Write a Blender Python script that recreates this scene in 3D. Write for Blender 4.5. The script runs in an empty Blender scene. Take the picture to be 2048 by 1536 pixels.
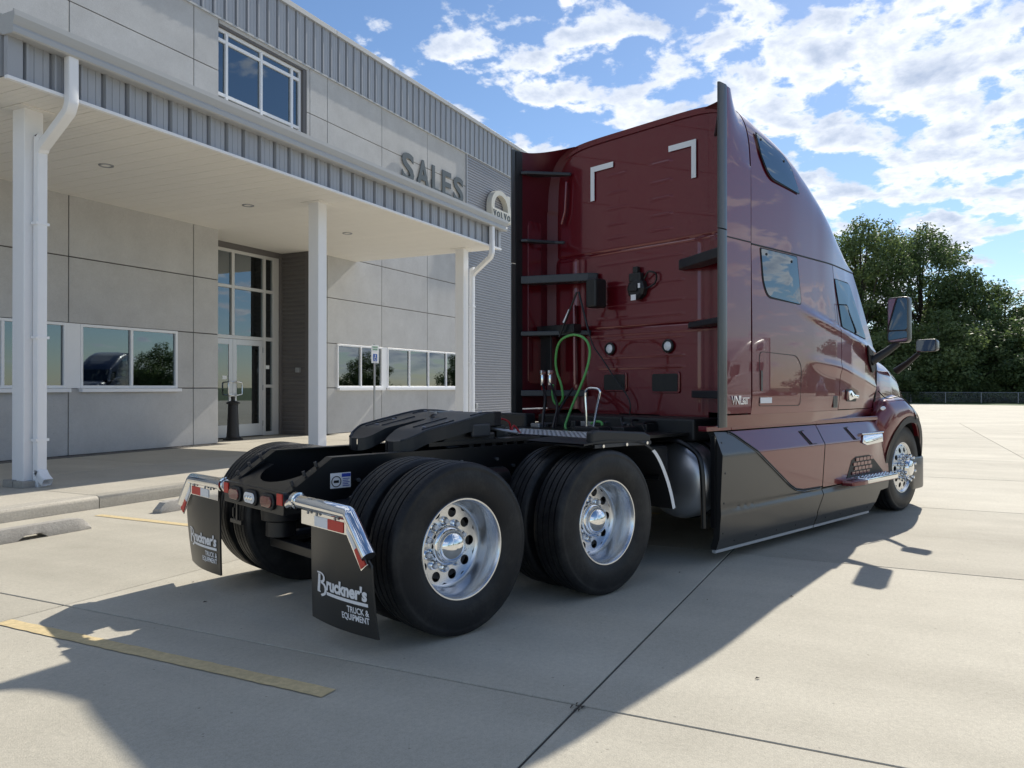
import bpy, bmesh, math, random
from mathutils import Vector, Matrix
random.seed(11)
R = math.radians
scene = bpy.context.scene
COL = scene.collection

# ------------------------------------------------------------------ camera
CAM_H = 1.465; BETA = 26.2; FPX = 1550.0; HORIZON = 774.0
cd = bpy.data.cameras.new('camera'); cam = bpy.data.objects.new('camera', cd); COL.objects.link(cam)
cam.location = (0, 0, CAM_H)
cam.rotation_euler = (R(90) + (HORIZON - 768) / FPX, 0, R(BETA - 90))
cd.sensor_width = 36; cd.lens = FPX / 2048 * 36; cd.clip_start = .05; cd.clip_end = 2000
scene.camera = cam
scene.render.resolution_x = 1024; scene.render.resolution_y = 768

# ------------------------------------------------------------------ light
SUN_AZ = -4.0; SUN_EL = 37.0          # azimuth measured from +X towards +Y
w = bpy.data.worlds.new('World'); scene.world = w; w.use_nodes = True
nt = w.node_tree; N = nt.nodes; LK = nt.links
N.clear()
def nd(tree, typ, **kw):
    n = tree.nodes.new(typ)
    for k, v in kw.items():
        if k.startswith('i_'): n.inputs[k[2:].replace('_', ' ')].default_value = v
        else: setattr(n, k, v)
    return n
def mth(tree, op, a, b=None, c=None, clamp=False):
    n = tree.nodes.new('ShaderNodeMath'); n.operation = op; n.use_clamp = clamp
    for i, x in enumerate((a, b, c)):
        if x is None: continue
        if isinstance(x, (int, float)): n.inputs[i].default_value = x
        else: tree.links.new(x, n.inputs[i])
    return n.outputs[0]
out = nd(nt, 'ShaderNodeOutputWorld'); bg = nd(nt, 'ShaderNodeBackground')
bg.inputs['Strength'].default_value = 0.088
LK.new(bg.outputs[0], out.inputs[0])
sky = nd(nt, 'ShaderNodeTexSky'); sky.sky_type = 'NISHITA'; sky.sun_disc = False
sky.sun_elevation = R(SUN_EL); sky.sun_rotation = R(90 - SUN_AZ)
sky.air_density = 1.0; sky.dust_density = .15; sky.ozone_density = 5.0
tc = nd(nt, 'ShaderNodeTexCoord'); sp = nd(nt, 'ShaderNodeSeparateXYZ'); LK.new(tc.outputs['Generated'], sp.inputs[0])
zz = mth(nt, 'ADD', mth(nt, 'MAXIMUM', sp.outputs[2], 0.0), 0.24)
cx = mth(nt, 'DIVIDE', sp.outputs[0], zz); cy = mth(nt, 'DIVIDE', sp.outputs[1], zz)
cb = nd(nt, 'ShaderNodeCombineXYZ'); LK.new(cx, cb.inputs[0]); LK.new(cy, cb.inputs[1])
CLOUD_SHIFT = (26.90, 2.48, 0.0)
def cloud_noise(shift, scale, detail, rough, dist=0.0, lac=2.0):
    mp = nd(nt, 'ShaderNodeMapping'); LK.new(cb.outputs[0], mp.inputs[0])
    mp.inputs['Location'].default_value = shift
    n = nd(nt, 'ShaderNodeTexNoise'); LK.new(mp.outputs[0], n.inputs['Vector'])
    n.inputs['Scale'].default_value = scale; n.inputs['Detail'].default_value = detail; n.inputs['Lacunarity'].default_value = lac
    n.inputs['Roughness'].default_value = rough; n.inputs['Distortion'].default_value = dist
    return n.outputs['Fac']
CS = 6.6
n1 = cloud_noise(CLOUD_SHIFT, CS, 10, .57, .12)
n1b = cloud_noise((CLOUD_SHIFT[0] - .05, CLOUD_SHIFT[1] - .01, 0), CS, 6, .52, .15)
ncov = cloud_noise((CLOUD_SHIFT[0] + 26.86, CLOUD_SHIFT[1], 5), .75, 2, .5)
dens = mth(nt, 'ADD', n1, mth(nt, 'MULTIPLY', mth(nt, 'SUBTRACT', ncov, .5), .75))
mr = nd(nt, 'ShaderNodeMapRange'); mr.interpolation_type = 'SMOOTHSTEP'
LK.new(dens, mr.inputs['Value']); mr.inputs['From Min'].default_value = .55; mr.inputs['From Max'].default_value = .63
shade = mth(nt, 'ADD', .90, mth(nt, 'MULTIPLY', mth(nt, 'SUBTRACT', n1b, n1), 2.2))
core = nd(nt, 'ShaderNodeMapRange'); LK.new(dens, core.inputs['Value'])
core.inputs['From Min'].default_value = .64; core.inputs['From Max'].default_value = .86
core.inputs['To Min'].default_value = 1.0; core.inputs['To Max'].default_value = .45
shade = mth(nt, 'MULTIPLY', shade, core.outputs[0])
cc = nd(nt, 'ShaderNodeMix'); cc.data_type = 'RGBA'; cc.clamp_factor = True
cc.inputs['A'].default_value = (2.6, 3.5, 5.2, 1); cc.inputs['B'].default_value = (8.7, 9.0, 9.5, 1)
LK.new(mth(nt, 'SUBTRACT', shade, .02), cc.inputs['Factor'])
mixc = nd(nt, 'ShaderNodeMix'); mixc.data_type = 'RGBA'
above = mth(nt, 'MULTIPLY', sp.outputs[2], 25., clamp=True)
LK.new(mth(nt, 'MULTIPLY', mth(nt, 'MULTIPLY', mr.outputs[0], .95), above), mixc.inputs['Factor'])
LK.new(sky.outputs[0], mixc.inputs['A']); LK.new(cc.outputs['Result'], mixc.inputs['B'])
LK.new(mixc.outputs['Result'], bg.inputs['Color'])

sd = bpy.data.lights.new('sun', 'SUN'); sun = bpy.data.objects.new('sun', sd); COL.objects.link(sun)
sd.energy = 4.1; sd.angle = R(.53); sd.color = (1, .94, .83)
sdir = Vector((math.cos(R(SUN_AZ)) * math.cos(R(SUN_EL)), math.sin(R(SUN_AZ)) * math.cos(R(SUN_EL)), math.sin(R(SUN_EL))))
sun.rotation_euler = sdir.to_track_quat('Z', 'Y').to_euler(); sun.location = (20, -2, 30)
vs = scene.view_settings
vs.view_transform = 'Standard'; vs.look = 'None'; vs.gamma = 1; vs.use_curve_mapping = False; vs.exposure = .52
scene.render.engine = 'CYCLES'
scene.cycles.max_bounces = 8; scene.cycles.transparent_max_bounces = 8

# ------------------------------------------------------------------ materials
M = {}
def mat(name, col, rough=.5, metal=0., coat=0., coat_rough=.03, coat_ior=1.5, spec=.5, noise=None, bump=None, rnd=0., emit=None, sheen=0):
    """noise=(scale, amount[, detail]) varies the base colour; bump=(scale, strength); rnd = per-object tone change"""
    m = bpy.data.materials.new(name); m.use_nodes = True; t = m.node_tree
    b = t.nodes['Principled BSDF']
    b.inputs['Base Color'].default_value = (*col, 1); b.inputs['Roughness'].default_value = rough
    b.inputs['Metallic'].default_value = metal; b.inputs['Coat Weight'].default_value = coat
    b.inputs['Coat Roughness'].default_value = coat_rough; b.inputs['Coat IOR'].default_value = coat_ior
    b.inputs['Specular IOR Level'].default_value = spec
    geo = nd(t, 'ShaderNodeNewGeometry')
    fac = None
    if noise:
        nz = nd(t, 'ShaderNodeTexNoise'); t.links.new(geo.outputs['Position'], nz.inputs['Vector'])
        nz.inputs['Scale'].default_value = noise[0]; nz.inputs['Detail'].default_value = noise[2] if len(noise) > 2 else 5
        nz.inputs['Roughness'].default_value = .65
        fac = mth(t, 'ADD', 1, mth(t, 'MULTIPLY', mth(t, 'SUBTRACT', nz.outputs['Fac'], .5), noise[1] * 2))
    if rnd:
        oi = nd(t, 'ShaderNodeObjectInfo')
        r2 = mth(t, 'ADD', 1 - rnd, mth(t, 'MULTIPLY', oi.outputs['Random'], rnd * 2))
        fac = r2 if fac is None else mth(t, 'MULTIPLY', fac, r2)
    if fac is not None:
        mx = nd(t, 'ShaderNodeVectorMath'); mx.operation = 'SCALE'; mx.inputs[0].default_value = col
        t.links.new(fac, mx.inputs['Scale']); t.links.new(mx.outputs[0], b.inputs['Base Color'])
    if bump:
        nz = nd(t, 'ShaderNodeTexNoise'); t.links.new(geo.outputs['Position'], nz.inputs['Vector'])
        nz.inputs['Scale'].default_value = bump[0]; nz.inputs['Detail'].default_value = 4
        bp = nd(t, 'ShaderNodeBump'); bp.inputs['Strength'].default_value = bump[1]; bp.inputs['Distance'].default_value = bump[2] if len(bump) > 2 else .01
        t.links.new(nz.outputs['Fac'], bp.inputs['Height']); t.links.new(bp.outputs[0], b.inputs['Normal'])
    if emit:
        b.inputs['Emission Color'].default_value = (*emit[0], 1); b.inputs['Emission Strength'].default_value = emit[1]
    M[name] = m
    return m

def ground_mat(name, dark, light, speck=.17, bstr=.3, fine=1.0):
    m = bpy.data.materials.new(name); m.use_nodes = True; t = m.node_tree; b = t.nodes['Principled BSDF']
    geo = nd(t, 'ShaderNodeNewGeometry')
    def nz(scale, detail, rough=.6, stretch=None):
        n = nd(t, 'ShaderNodeTexNoise')
        if stretch:
            mp = nd(t, 'ShaderNodeMapping'); mp.inputs['Scale'].default_value = stretch; mp.inputs['Rotation'].default_value = (0, 0, .5)
            t.links.new(geo.outputs['Position'], mp.inputs[0]); t.links.new(mp.outputs[0], n.inputs['Vector'])
        else: t.links.new(geo.outputs['Position'], n.inputs['Vector'])
        n.inputs['Scale'].default_value = scale; n.inputs['Detail'].default_value = detail; n.inputs['Roughness'].default_value = rough
        return n.outputs['Fac']
    a = nz(.55 * fine, 6); c = nz(3.2 * fine, 6, .7); d = nz(1.4, 5, .6, (1, .12, 1)); e = nz(150, 2); g = nz(38, 3, .7)
    f = mth(t, 'ADD', mth(t, 'MULTIPLY', a, .9), mth(t, 'ADD', mth(t, 'MULTIPLY', c, .45), mth(t, 'MULTIPLY', d, .85)))
    f = mth(t, 'SUBTRACT', f, .60)
    oi = nd(t, 'ShaderNodeObjectInfo')
    f = mth(t, 'ADD', f, mth(t, 'MULTIPLY', mth(t, 'SUBTRACT', oi.outputs['Random'], .5), .34 if fine == 1.0 else .16), clamp=True)
    mx = nd(t, 'ShaderNodeMix'); mx.data_type = 'RGBA'; t.links.new(f, mx.inputs['Factor'])
    mx.inputs['A'].default_value = (*dark, 1); mx.inputs['B'].default_value = (*light, 1)
    sc = nd(t, 'ShaderNodeVectorMath'); sc.operation = 'SCALE'; t.links.new(mx.outputs['Result'], sc.inputs[0])
    k = mth(t, 'ADD', mth(t, 'MULTIPLY', mth(t, 'SUBTRACT', e, .5), speck * 3), mth(t, 'MULTIPLY', mth(t, 'SUBTRACT', g, .5), speck * 2.4))
    # dark specks
    vo = nd(t, 'ShaderNodeTexVoronoi'); t.links.new(geo.outputs['Position'], vo.inputs['Vector']); vo.inputs['Scale'].default_value = 7
    k2 = mth(t, 'MULTIPLY', mth(t, 'LESS_THAN', vo.outputs['Distance'], .045), -.35)
    t.links.new(mth(t, 'ADD', 1, mth(t, 'ADD', k, k2)), sc.inputs['Scale'])
    t.links.new(sc.outputs[0], b.inputs['Base Color'])
    b.inputs['Roughness'].default_value = .82; b.inputs['Specular IOR Level'].default_value = .3
    bp = nd(t, 'ShaderNodeBump'); bp.inputs['Strength'].default_value = bstr; bp.inputs['Distance'].default_value = .006
    t.links.new(mth(t, 'ADD', e, mth(t, 'MULTIPLY', g, 1.2)), bp.inputs['Height']); t.links.new(bp.outputs[0], b.inputs['Normal'])
    M[name] = m
ground_mat('concrete', (.335, .308, .25), (.555, .517, .428))
ground_mat('walk_concrete', (.38, .35, .29), (.56, .52, .44))
ground_mat('kerb_concrete', (.30, .28, .235), (.50, .465, .40), .2, .5)
ground_mat('old_concrete', (.30, .28, .25), (.50, .475, .43), .25, .6)
mat('joint', (.05, .047, .04), .9)
mat('bark', (.07, .055, .045), .9, noise=(6, .3))
mat('grass', (.05, .085, .02), .9, noise=(.8, .35))
mat('gravel', (.16, .15, .14), .9, noise=(40, .5))

ground_mat('wall_panel', (.43, .425, .42), (.575, .575, .57), .10, .35, 3.0)
mat('wall_core', (.13, .125, .12), .9)
mat('fascia', (.36, .378, .41), .42, spec=.5, noise=(3, .05), rnd=.03)
mat('gutter', (.42, .43, .435), .45, noise=(2, .04))
mat('corrugated', (.31, .315, .345), .4, spec=.6, noise=(1.2, .05))
mat('dark_siding', (.125, .118, .117), .55, noise=(2, .08))
mat('white_paint', (.84, .85, .87), .45, noise=(6, .03))
mat('soffit', (.80, .78, .735), .55, noise=(2.5, .03), rnd=.012)
mat('alu_frame', (.62, .62, .61), .38, metal=.25)
mat('blind', (.55, .57, .55), .7)
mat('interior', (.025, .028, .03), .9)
mat('sign_letter', (.055, .075, .085), .5)
mat('sign_cream', (.66, .63, .54), .4)
mat('black_plastic', (.018, .018, .02), .45)
mat('lens', (.75, .75, .72), .15, spec=.6)
mat('yellow_paint', (.60, .475, .26), .8, noise=(24, .45, 9))
mat('galvanised', (.42, .43, .44), .45, metal=.7)
mat('sign_white', (.82, .84, .84), .4); mat('sign_blue', (.02, .10, .42), .4); mat('sign_green', (.05, .30, .14), .4)
mat('door_silver', (.60, .61, .62), .35, metal=.35)

def glass_mat(name, tint, refl, base=.0):
    m = bpy.data.materials.new(name); m.use_nodes = True; t = m.node_tree
    for n in list(t.nodes): t.nodes.remove(n)
    o = nd(t, 'ShaderNodeOutputMaterial'); gl = nd(t, 'ShaderNodeBsdfGlossy'); gl.inputs['Roughness'].default_value = .015
    gl.inputs['Color'].default_value = (.86, .95, 1, 1)
    tr = nd(t, 'ShaderNodeBsdfTransparent'); tr.inputs['Color'].default_value = (*tint, 1)
    fr = nd(t, 'ShaderNodeFresnel'); fr.inputs['IOR'].default_value = 1.5
    mx = nd(t, 'ShaderNodeMixShader')
    f = mth(t, 'ADD', refl, mth(t, 'MULTIPLY', fr.outputs[0], 1 - refl), clamp=True)
    t.links.new(f, mx.inputs[0]); t.links.new(tr.outputs[0], mx.inputs[1]); t.links.new(gl.outputs[0], mx.inputs[2])
    t.links.new(mx.outputs[0], o.inputs[0]); M[name] = m
glass_mat('window_glass', (.30, .36, .36), .16)
glass_mat('cab_glass', (.10, .12, .13), .06)

# truck
mat('maroon', (.14, .0045, .0115), .28, metal=.35, coat=1, coat_rough=.008, coat_ior=1.55)
mat('maroon_matte', (.085, .006, .012), .42, spec=.4)
mat('bracket', (.026, .029, .035), .42, noise=(20, .2))
mat('charcoal', (.085, .085, .083), .34, metal=.55, coat=.35, coat_rough=.12)
mat('trim_black', (.012, .012, .013), .5)
mat('frame_black', (.007, .0076, .009), .32, spec=.5, noise=(9, .2))
mat('greased_steel', (.022, .024, .028), .38, metal=.3, spec=.5, noise=(14, .35))
mat('chrome', (.86, .87, .88), .045, metal=1)
mat('alu_polish', (.74, .755, .78), .27, metal=1, noise=(15, .03))
mat('tread_alu', (.72, .74, .76), .45, metal=.5)
mat('tank_alu', (.55, .56, .58), .35, metal=.9)
mat('steel', (.35, .36, .38), .4, metal=.9)
mat('flap_rubber', (.022, .022, .021), .33, spec=.5)
mat('red_lens', (.13, .006, .006), .15, coat=.8); mat('clear_lens', (.75, .77, .8), .12, coat=.6)
mat('red_tape', (.55, .03, .02), .35); mat('white_tape', (.78, .80, .83), .35)
mat('decal_white', (.80, .80, .82), .5); mat('decal_blue', (.03, .06, .38), .5)
mat('hose_green', (.10, .36, .09), .4); mat('hose_red', (.42, .02, .02), .4); mat('hose_black', (.012, .012, .014), .4)
mat('seal', (.006, .006, .007), .6)
mat('mirror_face', (.85, .88, .9), .02, metal=1)

def tyre_mat():
    m = bpy.data.materials.new('tyre'); m.use_nodes = True; t = m.node_tree; b = t.nodes['Principled BSDF']
    b.inputs['Base Color'].default_value = (.0105, .011, .0125, 1); b.inputs['Roughness'].default_value = .5; b.inputs['Specular IOR Level'].default_value = .35
    uv = nd(t, 'ShaderNodeUVMap'); uv.uv_map = 'uv'
    br = nd(t, 'ShaderNodeTexBrick'); t.links.new(uv.outputs[0], br.inputs['Vector'])
    br.inputs['Scale'].default_value = 1; br.inputs['Brick Width'].default_value = .042; br.inputs['Row Height'].default_value = .05
    br.inputs['Mortar Size'].default_value = .005; br.offset = .5
    sx = nd(t, 'ShaderNodeSeparateXYZ'); t.links.new(uv.outputs[0], sx.inputs[0])
    band = mth(t, 'MULTIPLY', mth(t, 'GREATER_THAN', sx.outputs[1], -.118), mth(t, 'LESS_THAN', sx.outputs[1], .118))
    nz = nd(t, 'ShaderNodeTexNoise'); nz.inputs['Scale'].default_value = 60; nz.inputs['Detail'].default_value = 3
    n2 = nd(t, 'ShaderNodeTexNoise'); n2.inputs['Scale'].default_value = 4.5; n2.inputs['Detail'].default_value = 7; n2.inputs['Roughness'].default_value = .7
    g2 = nd(t, 'ShaderNodeNewGeometry'); t.links.new(g2.outputs['Position'], n2.inputs['Vector'])
    mx = nd(t, 'ShaderNodeMix'); mx.data_type = 'RGBA'; mx.inputs['A'].default_value = (.008, .0085, .0105, 1); mx.inputs['B'].default_value = (.045, .043, .040, 1)
    mpr = nd(t, 'ShaderNodeMapRange'); t.links.new(n2.outputs['Fac'], mpr.inputs['Value']); mpr.inputs['From Min'].default_value = .45; mpr.inputs['From Max'].default_value = .85; t.links.new(mpr.outputs[0], mx.inputs['Factor'])
    t.links.new(mx.outputs['Result'], b.inputs['Base Color'])
    h = mth(t, 'ADD', mth(t, 'MULTIPLY', mth(t, 'MULTIPLY', br.outputs['Fac'], band), -1), mth(t, 'MULTIPLY', nz.outputs['Fac'], .08))
    bp = nd(t, 'ShaderNodeBump'); bp.inputs['Strength'].default_value = 1; bp.inputs['Distance'].default_value = .012
    t.links.new(h, bp.inputs['Height']); t.links.new(bp.outputs[0], b.inputs['Normal'])
    M['tyre'] = m
tyre_mat()

def leaf_mat(name, c1, c2):
    m = bpy.data.materials.new(name); m.use_nodes = True; t = m.node_tree; b = t.nodes['Principled BSDF']
    at = nd(t, 'ShaderNodeAttribute'); at.attribute_name = 'tone'
    oi = nd(t, 'ShaderNodeObjectInfo')
    f = mth(t, 'ADD', mth(t, 'MULTIPLY', at.outputs['Fac'], .75), mth(t, 'MULTIPLY', oi.outputs['Random'], .25))
    mx = nd(t, 'ShaderNodeMix'); mx.data_type = 'RGBA'; t.links.new(f, mx.inputs['Factor'])
    mx.inputs['A'].default_value = (*c1, 1); mx.inputs['B'].default_value = (*c2, 1)
    t.links.new(mx.outputs['Result'], b.inputs['Base Color']); b.inputs['Roughness'].default_value = .55
    tl = nd(t, 'ShaderNodeBsdfTranslucent'); t.links.new(mx.outputs['Result'], tl.inputs['Color'])
    ms = nd(t, 'ShaderNodeMixShader'); ms.inputs[0].default_value = .48
    t.links.new(b.outputs[0], ms.inputs[1]); t.links.new(tl.outputs[0], ms.inputs[2])
    t.links.new(ms.outputs[0], t.nodes['Material Output'].inputs[0]); M[name] = m
leaf_mat('leaves', (.052, .100, .040), (.20, .255, .085))

# ------------------------------------------------------------------ mesh helpers
class MB:
    def __init__(s): s.v = []; s.f = []; s.m = []; s.uv = None
    def add(s, vs, fs, mi=0):
        o = len(s.v); s.v += [tuple(p) for p in vs]; s.f += [tuple(i + o for i in f) for f in fs]; s.m += [mi] * len(fs); return s
    def box(s, x0, y0, z0, x1, y1, z1, mi=0, mx=None):
        x0, x1 = sorted((x0, x1)); y0, y1 = sorted((y0, y1)); z0, z1 = sorted((z0, z1))
        vs = [Vector(p) for p in ((x0, y0, z0), (x1, y0, z0), (x1, y1, z0), (x0, y1, z0), (x0, y0, z1), (x1, y0, z1), (x1, y1, z1), (x0, y1, z1))]
        if mx is not None: vs = [mx @ p for p in vs]
        return s.add(vs, [(0, 3, 2, 1), (4, 5, 6, 7), (0, 1, 5, 4), (1, 2, 6, 5), (2, 3, 7, 6), (3, 0, 4, 7)], mi)
    def frame(s, axis):
        a = Vector(axis).normalized(); h = Vector((0, 0, 1)) if abs(a.z) < .9 else Vector((1, 0, 0))
        x = a.cross(h).normalized(); return x, a.cross(x).normalized(), a
    def cyl(s, p0, p1, r0, r1=None, n=16, caps=True, mi=0):
        r1 = r0 if r1 is None else r1; p0 = Vector(p0); p1 = Vector(p1); x, y, a = s.frame(p1 - p0)
        vs = []
        for p, r in ((p0, r0), (p1, r1)):
            for i in range(n):
                t = 2 * math.pi * i / n; vs.append(p + x * math.cos(t) * r + y * math.sin(t) * r)
        fs = [(i, (i + 1) % n, n + (i + 1) % n, n + i) for i in range(n)]
        if caps: fs += [tuple(range(n))[::-1], tuple(range(n, 2 * n))]
        return s.add(vs, fs, mi)
    def lathe(s, prof, o=(0, 0, 0), axis=(0, 0, 1), n=32, mi=0, close=False, a0=0., a1=2 * math.pi):
        x, y, a = s.frame(axis); o = Vector(o); full = abs(a1 - a0 - 2 * math.pi) < 1e-6
        k = n if full else n + 1; vs = []
        for i in range(k):
            t = a0 + (a1 - a0) * i / n; d = x * math.cos(t) + y * math.sin(t)
            for r, h in prof: vs.append(o + d * r + a * h)
        m = len(prof); fs = []
        for i in range(n):
            j = (i + 1) % k
            for q in range(m - 1 if not close else m):
                q2 = (q + 1) % m
                fs.append((i * m + q, j * m + q, j * m + q2, i * m + q2))
        return s.add(vs, fs, mi)
    def tube(s, pts, r, n=8, mi=0, caps=True, sub=0):
        P = [Vector(p) for p in pts]
        if sub: P = smooth_path(P, sub)
        rs = r if isinstance(r, (list, tuple)) else [r] * len(P)
        x, y, a = s.frame(P[1] - P[0]); vs = []
        for i, p in enumerate(P):
            d = (P[min(i + 1, len(P) - 1)] - P[max(i - 1, 0)]).normalized()
            x = (x - d * x.dot(d)).normalized(); y = d.cross(x)
            for k in range(n):
                t = 2 * math.pi * k / n; vs.append(p + (x * math.cos(t) + y * math.sin(t)) * rs[i])
        fs = []
        for i in range(len(P) - 1):
            for k in range(n):
                fs.append((i * n + k, i * n + (k + 1) % n, (i + 1) * n + (k + 1) % n, (i + 1) * n + k))
        if caps: fs += [tuple(range(n))[::-1], tuple(range((len(P) - 1) * n, len(P) * n))]
        return s.add(vs, fs, mi)
    def grid(s, nu, nv, fn, mi=0):
        vs = [fn(i / nu, j / nv) for i in range(nu + 1) for j in range(nv + 1)]
        fs = [(i * (nv + 1) + j, (i + 1) * (nv + 1) + j, (i + 1) * (nv + 1) + j + 1, i * (nv + 1) + j + 1) for i in range(nu) for j in range(nv)]
        return s.add(vs, fs, mi)
    def prism(s, poly, f0, f1, mi=0, caps=True):
        """poly: list of 2D points, f0/f1 map a point to 3D for the two ends"""
        n = len(poly); vs = [f0(p) for p in poly] + [f1(p) for p in poly]
        fs = [(i, (i + 1) % n, n + (i + 1) % n, n + i) for i in range(n)]
        if caps: fs += [tuple(range(n))[::-1], tuple(range(n, 2 * n))]
        return s.add(vs, fs, mi)
    def mesh(s, name, bevel=0, smooth=None, seg=2, fix=True):
        me = bpy.data.meshes.new(name); me.from_pydata([tuple(v) for v in s.v], [], s.f)
        for p, mi in zip(me.polygons, s.m): p.material_index = mi
        if fix or bevel:
            bm = bmesh.new(); bm.from_mesh(me)
            if fix: bmesh.ops.recalc_face_normals(bm, faces=bm.faces)
            if bevel:
                es = [e for e in bm.edges if len(e.link_faces) == 2 and e.calc_face_angle(0) > .5]
                bmesh.ops.bevel(bm, geom=es, offset=bevel, segments=seg, profile=.5, affect='EDGES', clamp_overlap=True)
            bm.to_mesh(me); bm.free()
        if smooth is not None:
            me.polygons.foreach_set('use_smooth', [True] * len(me.polygons)); me.set_sharp_from_angle(angle=R(smooth))
        me.update(); return me
    def build(s, name, mats, parent=None, bevel=0, smooth=None, seg=2, kind=None, fix=True, label=None):
        me = s.mesh(name, bevel, smooth, seg, fix)
        return ob(name, me, mats, parent, kind, label)
def ob(name, me, mats=None, parent=None, kind=None, label=None, loc=None):
    if mats is not None:
        for m in (mats if isinstance(mats, (list, tuple)) else [mats]): me.materials.append(M[m])
    o = bpy.data.objects.new(name, me); COL.objects.link(o)
    if parent is not None: o.parent = parent
    if kind: o['kind'] = kind
    if label: o['label'] = label
    if loc is not None: o.location = loc
    return o
def thing(name, label, cat, loc=(0, 0, 0), rz=0, group=None):
    o = bpy.data.objects.new(name, None); COL.objects.link(o); o.location = loc; o.rotation_euler = (0, 0, rz)
    o.empty_display_size = .2; o['label'] = label; o['category'] = cat
    if group: o['group'] = group
    return o
def tag(o, label, cat, group=None):
    o['label'] = label; o['category'] = cat
    if group: o['group'] = group
    return o
def smooth_path(P, sub):
    o = []
    for i in range(len(P) - 1):
        p0 = P[max(i - 1, 0)]; p1 = P[i]; p2 = P[i + 1]; p3 = P[min(i + 2, len(P) - 1)]
        for k in range(sub):
            t = k / sub
            o.append(.5 * ((2 * p1) + (p2 - p0) * t + (2 * p0 - 5 * p1 + 4 * p2 - p3) * t * t + (3 * p1 - p0 - 3 * p2 + p3) * t ** 3))
    o.append(P[-1]); return o
def round_poly(pts, r, n=5):
    o = []; k = len(pts)
    rs = r if isinstance(r, (list, tuple)) else [r] * k
    for i in range(k):
        a = Vector(pts[i - 1]); b = Vector(pts[i]); c = Vector(pts[(i + 1) % k])
        d1 = (a - b); d2 = (c - b); rr = min(rs[i], d1.length * .49, d2.length * .49)
        p = b + d1.normalized() * rr; q = b + d2.normalized() * rr
        for j in range(n + 1):
            t = j / n; o.append((1 - t) ** 2 * p + 2 * t * (1 - t) * b + t * t * q)
    return o
def lerp(a, b, t): return a + (b - a) * t
def sstep(a, b, x):
    t = max(0., min(1., (x - a) / (b - a))); return t * t * (3 - 2 * t)
def interp(tab, x):
    if x <= tab[0][0]: return tab[0][1]
    for (a, b), (c, d) in zip(tab, tab[1:]):
        if x <= c: return lerp(b, d, (x - a) / (c - a))
    return tab[-1][1]
def text_mesh(body, size=1, ext=.0, bold=.0, align='LEFT', shear=0., spacing=1., sx=1., line=1.):
    cu = bpy.data.curves.new('lettering', 'FONT'); cu.body = body; cu.size = size; cu.extrude = ext; cu.offset = bold
    cu.align_x = align; cu.shear = shear; cu.space_character = spacing; cu.space_line = line; cu.resolution_u = 4
    o = bpy.data.objects.new('lettering', cu); COL.objects.link(o)
    me = bpy.data.meshes.new_from_object(o.evaluated_get(bpy.context.evaluated_depsgraph_get()))
    bpy.data.objects.remove(o); bpy.data.curves.remove(cu)
    for v in me.vertices: v.co.x *= sx
    me.materials.clear(); return me
def warp(me, fn):
    for v in me.vertices: v.co = fn(v.co)
    me.update(); return me

# ================================================================== SETTING
# ---- parking lot: one sheet to the horizon and the slabs poured on it
g = MB(); g.add([(-900, -900, -.05), (1100, -900, -.05), (1100, 1000, -.05), (-900, 1000, -.05)], [(0, 1, 2, 3)]); g.build('ground', 'grass', kind='structure')
lot = MB(); lot.add([(x, y, -.012) for x, y in ((-120, -110), (28, -110), (50, -61), (64, -29.5), (73, -9.3), (76.9, -.5), (84, 15.5), (100, 52), (-120, 52))], [tuple(range(9))])
LOT = lot.build('parking_lot', 'concrete', kind='structure')
LOT.data.materials[0] = M['concrete']
SX, SY, JX, JY = 3.66, 3.70, 3.345, 1.30
s = MB(); gp = .006
s.box(gp, gp, -.09, SX - gp, SY - gp, 0)
slab = s.mesh('concrete_slab', bevel=.004, seg=1); slab.materials.append(M['concrete'])
jb = MB(); jb.box(JX - 3 * SX, JY - 7 * SY, -.060, JX + 9 * SX, JY + 2 * SY - .05, -.008)
jb.build('joint_bed', 'joint', LOT)
for i in range(-3, 9):
    for j in range(-7, 2):
        if j == 1:
            continue
        o = bpy.data.objects.new('concrete_slab', slab); COL.objects.link(o); o.parent = LOT
        o.location = (JX + i * SX + random.uniform(-.001, .001), JY + j * SY, random.uniform(-.0012, 0))
s = MB(); s.box(gp, gp, -.09, SX - gp, 8.60 - (JY + SY) - gp, 0); slab2 = s.mesh('concrete_slab', bevel=.004, seg=1); slab2.materials.append(M['concrete'])
for i in range(-3, 9):
    o = bpy.data.objects.new('concrete_slab', slab2); COL.objects.link(o); o.parent = LOT; o.location = (JX + i * SX, JY + SY, 0)
random.seed(31); m = MB()
for _ in range(46):
    x, y = random.uniform(1.2, 9), random.uniform(-4, 7.5); r = random.uniform(.006, .02); a = random.uniform(0, 6.28); c, d = math.cos(a) * r, math.sin(a) * r
    m.add([(x - c, y - d, .003), (x + d * .4, y - c * .4, .004 + r * .3), (x + c, y + d, .003), (x - d * .4, y + c * .4, .005 + r * .2)], [(0, 1, 2, 3)])
for k in range(9):
    x, y = 3.30 + random.uniform(-.05, .05), 1.30 + random.uniform(-.03, .03) - .0; r = random.uniform(.008, .022)
    m.add([(x - r, y, .004), (x, y - r * .4, .012), (x + r, y, .004), (x, y + r * .4, .009)], [(0, 1, 2, 3)])
tag(m.build('leaf_litter', 'bark', kind='stuff', fix=False), 'tiny dry leaf scraps scattered on the concrete', 'litter')
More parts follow.
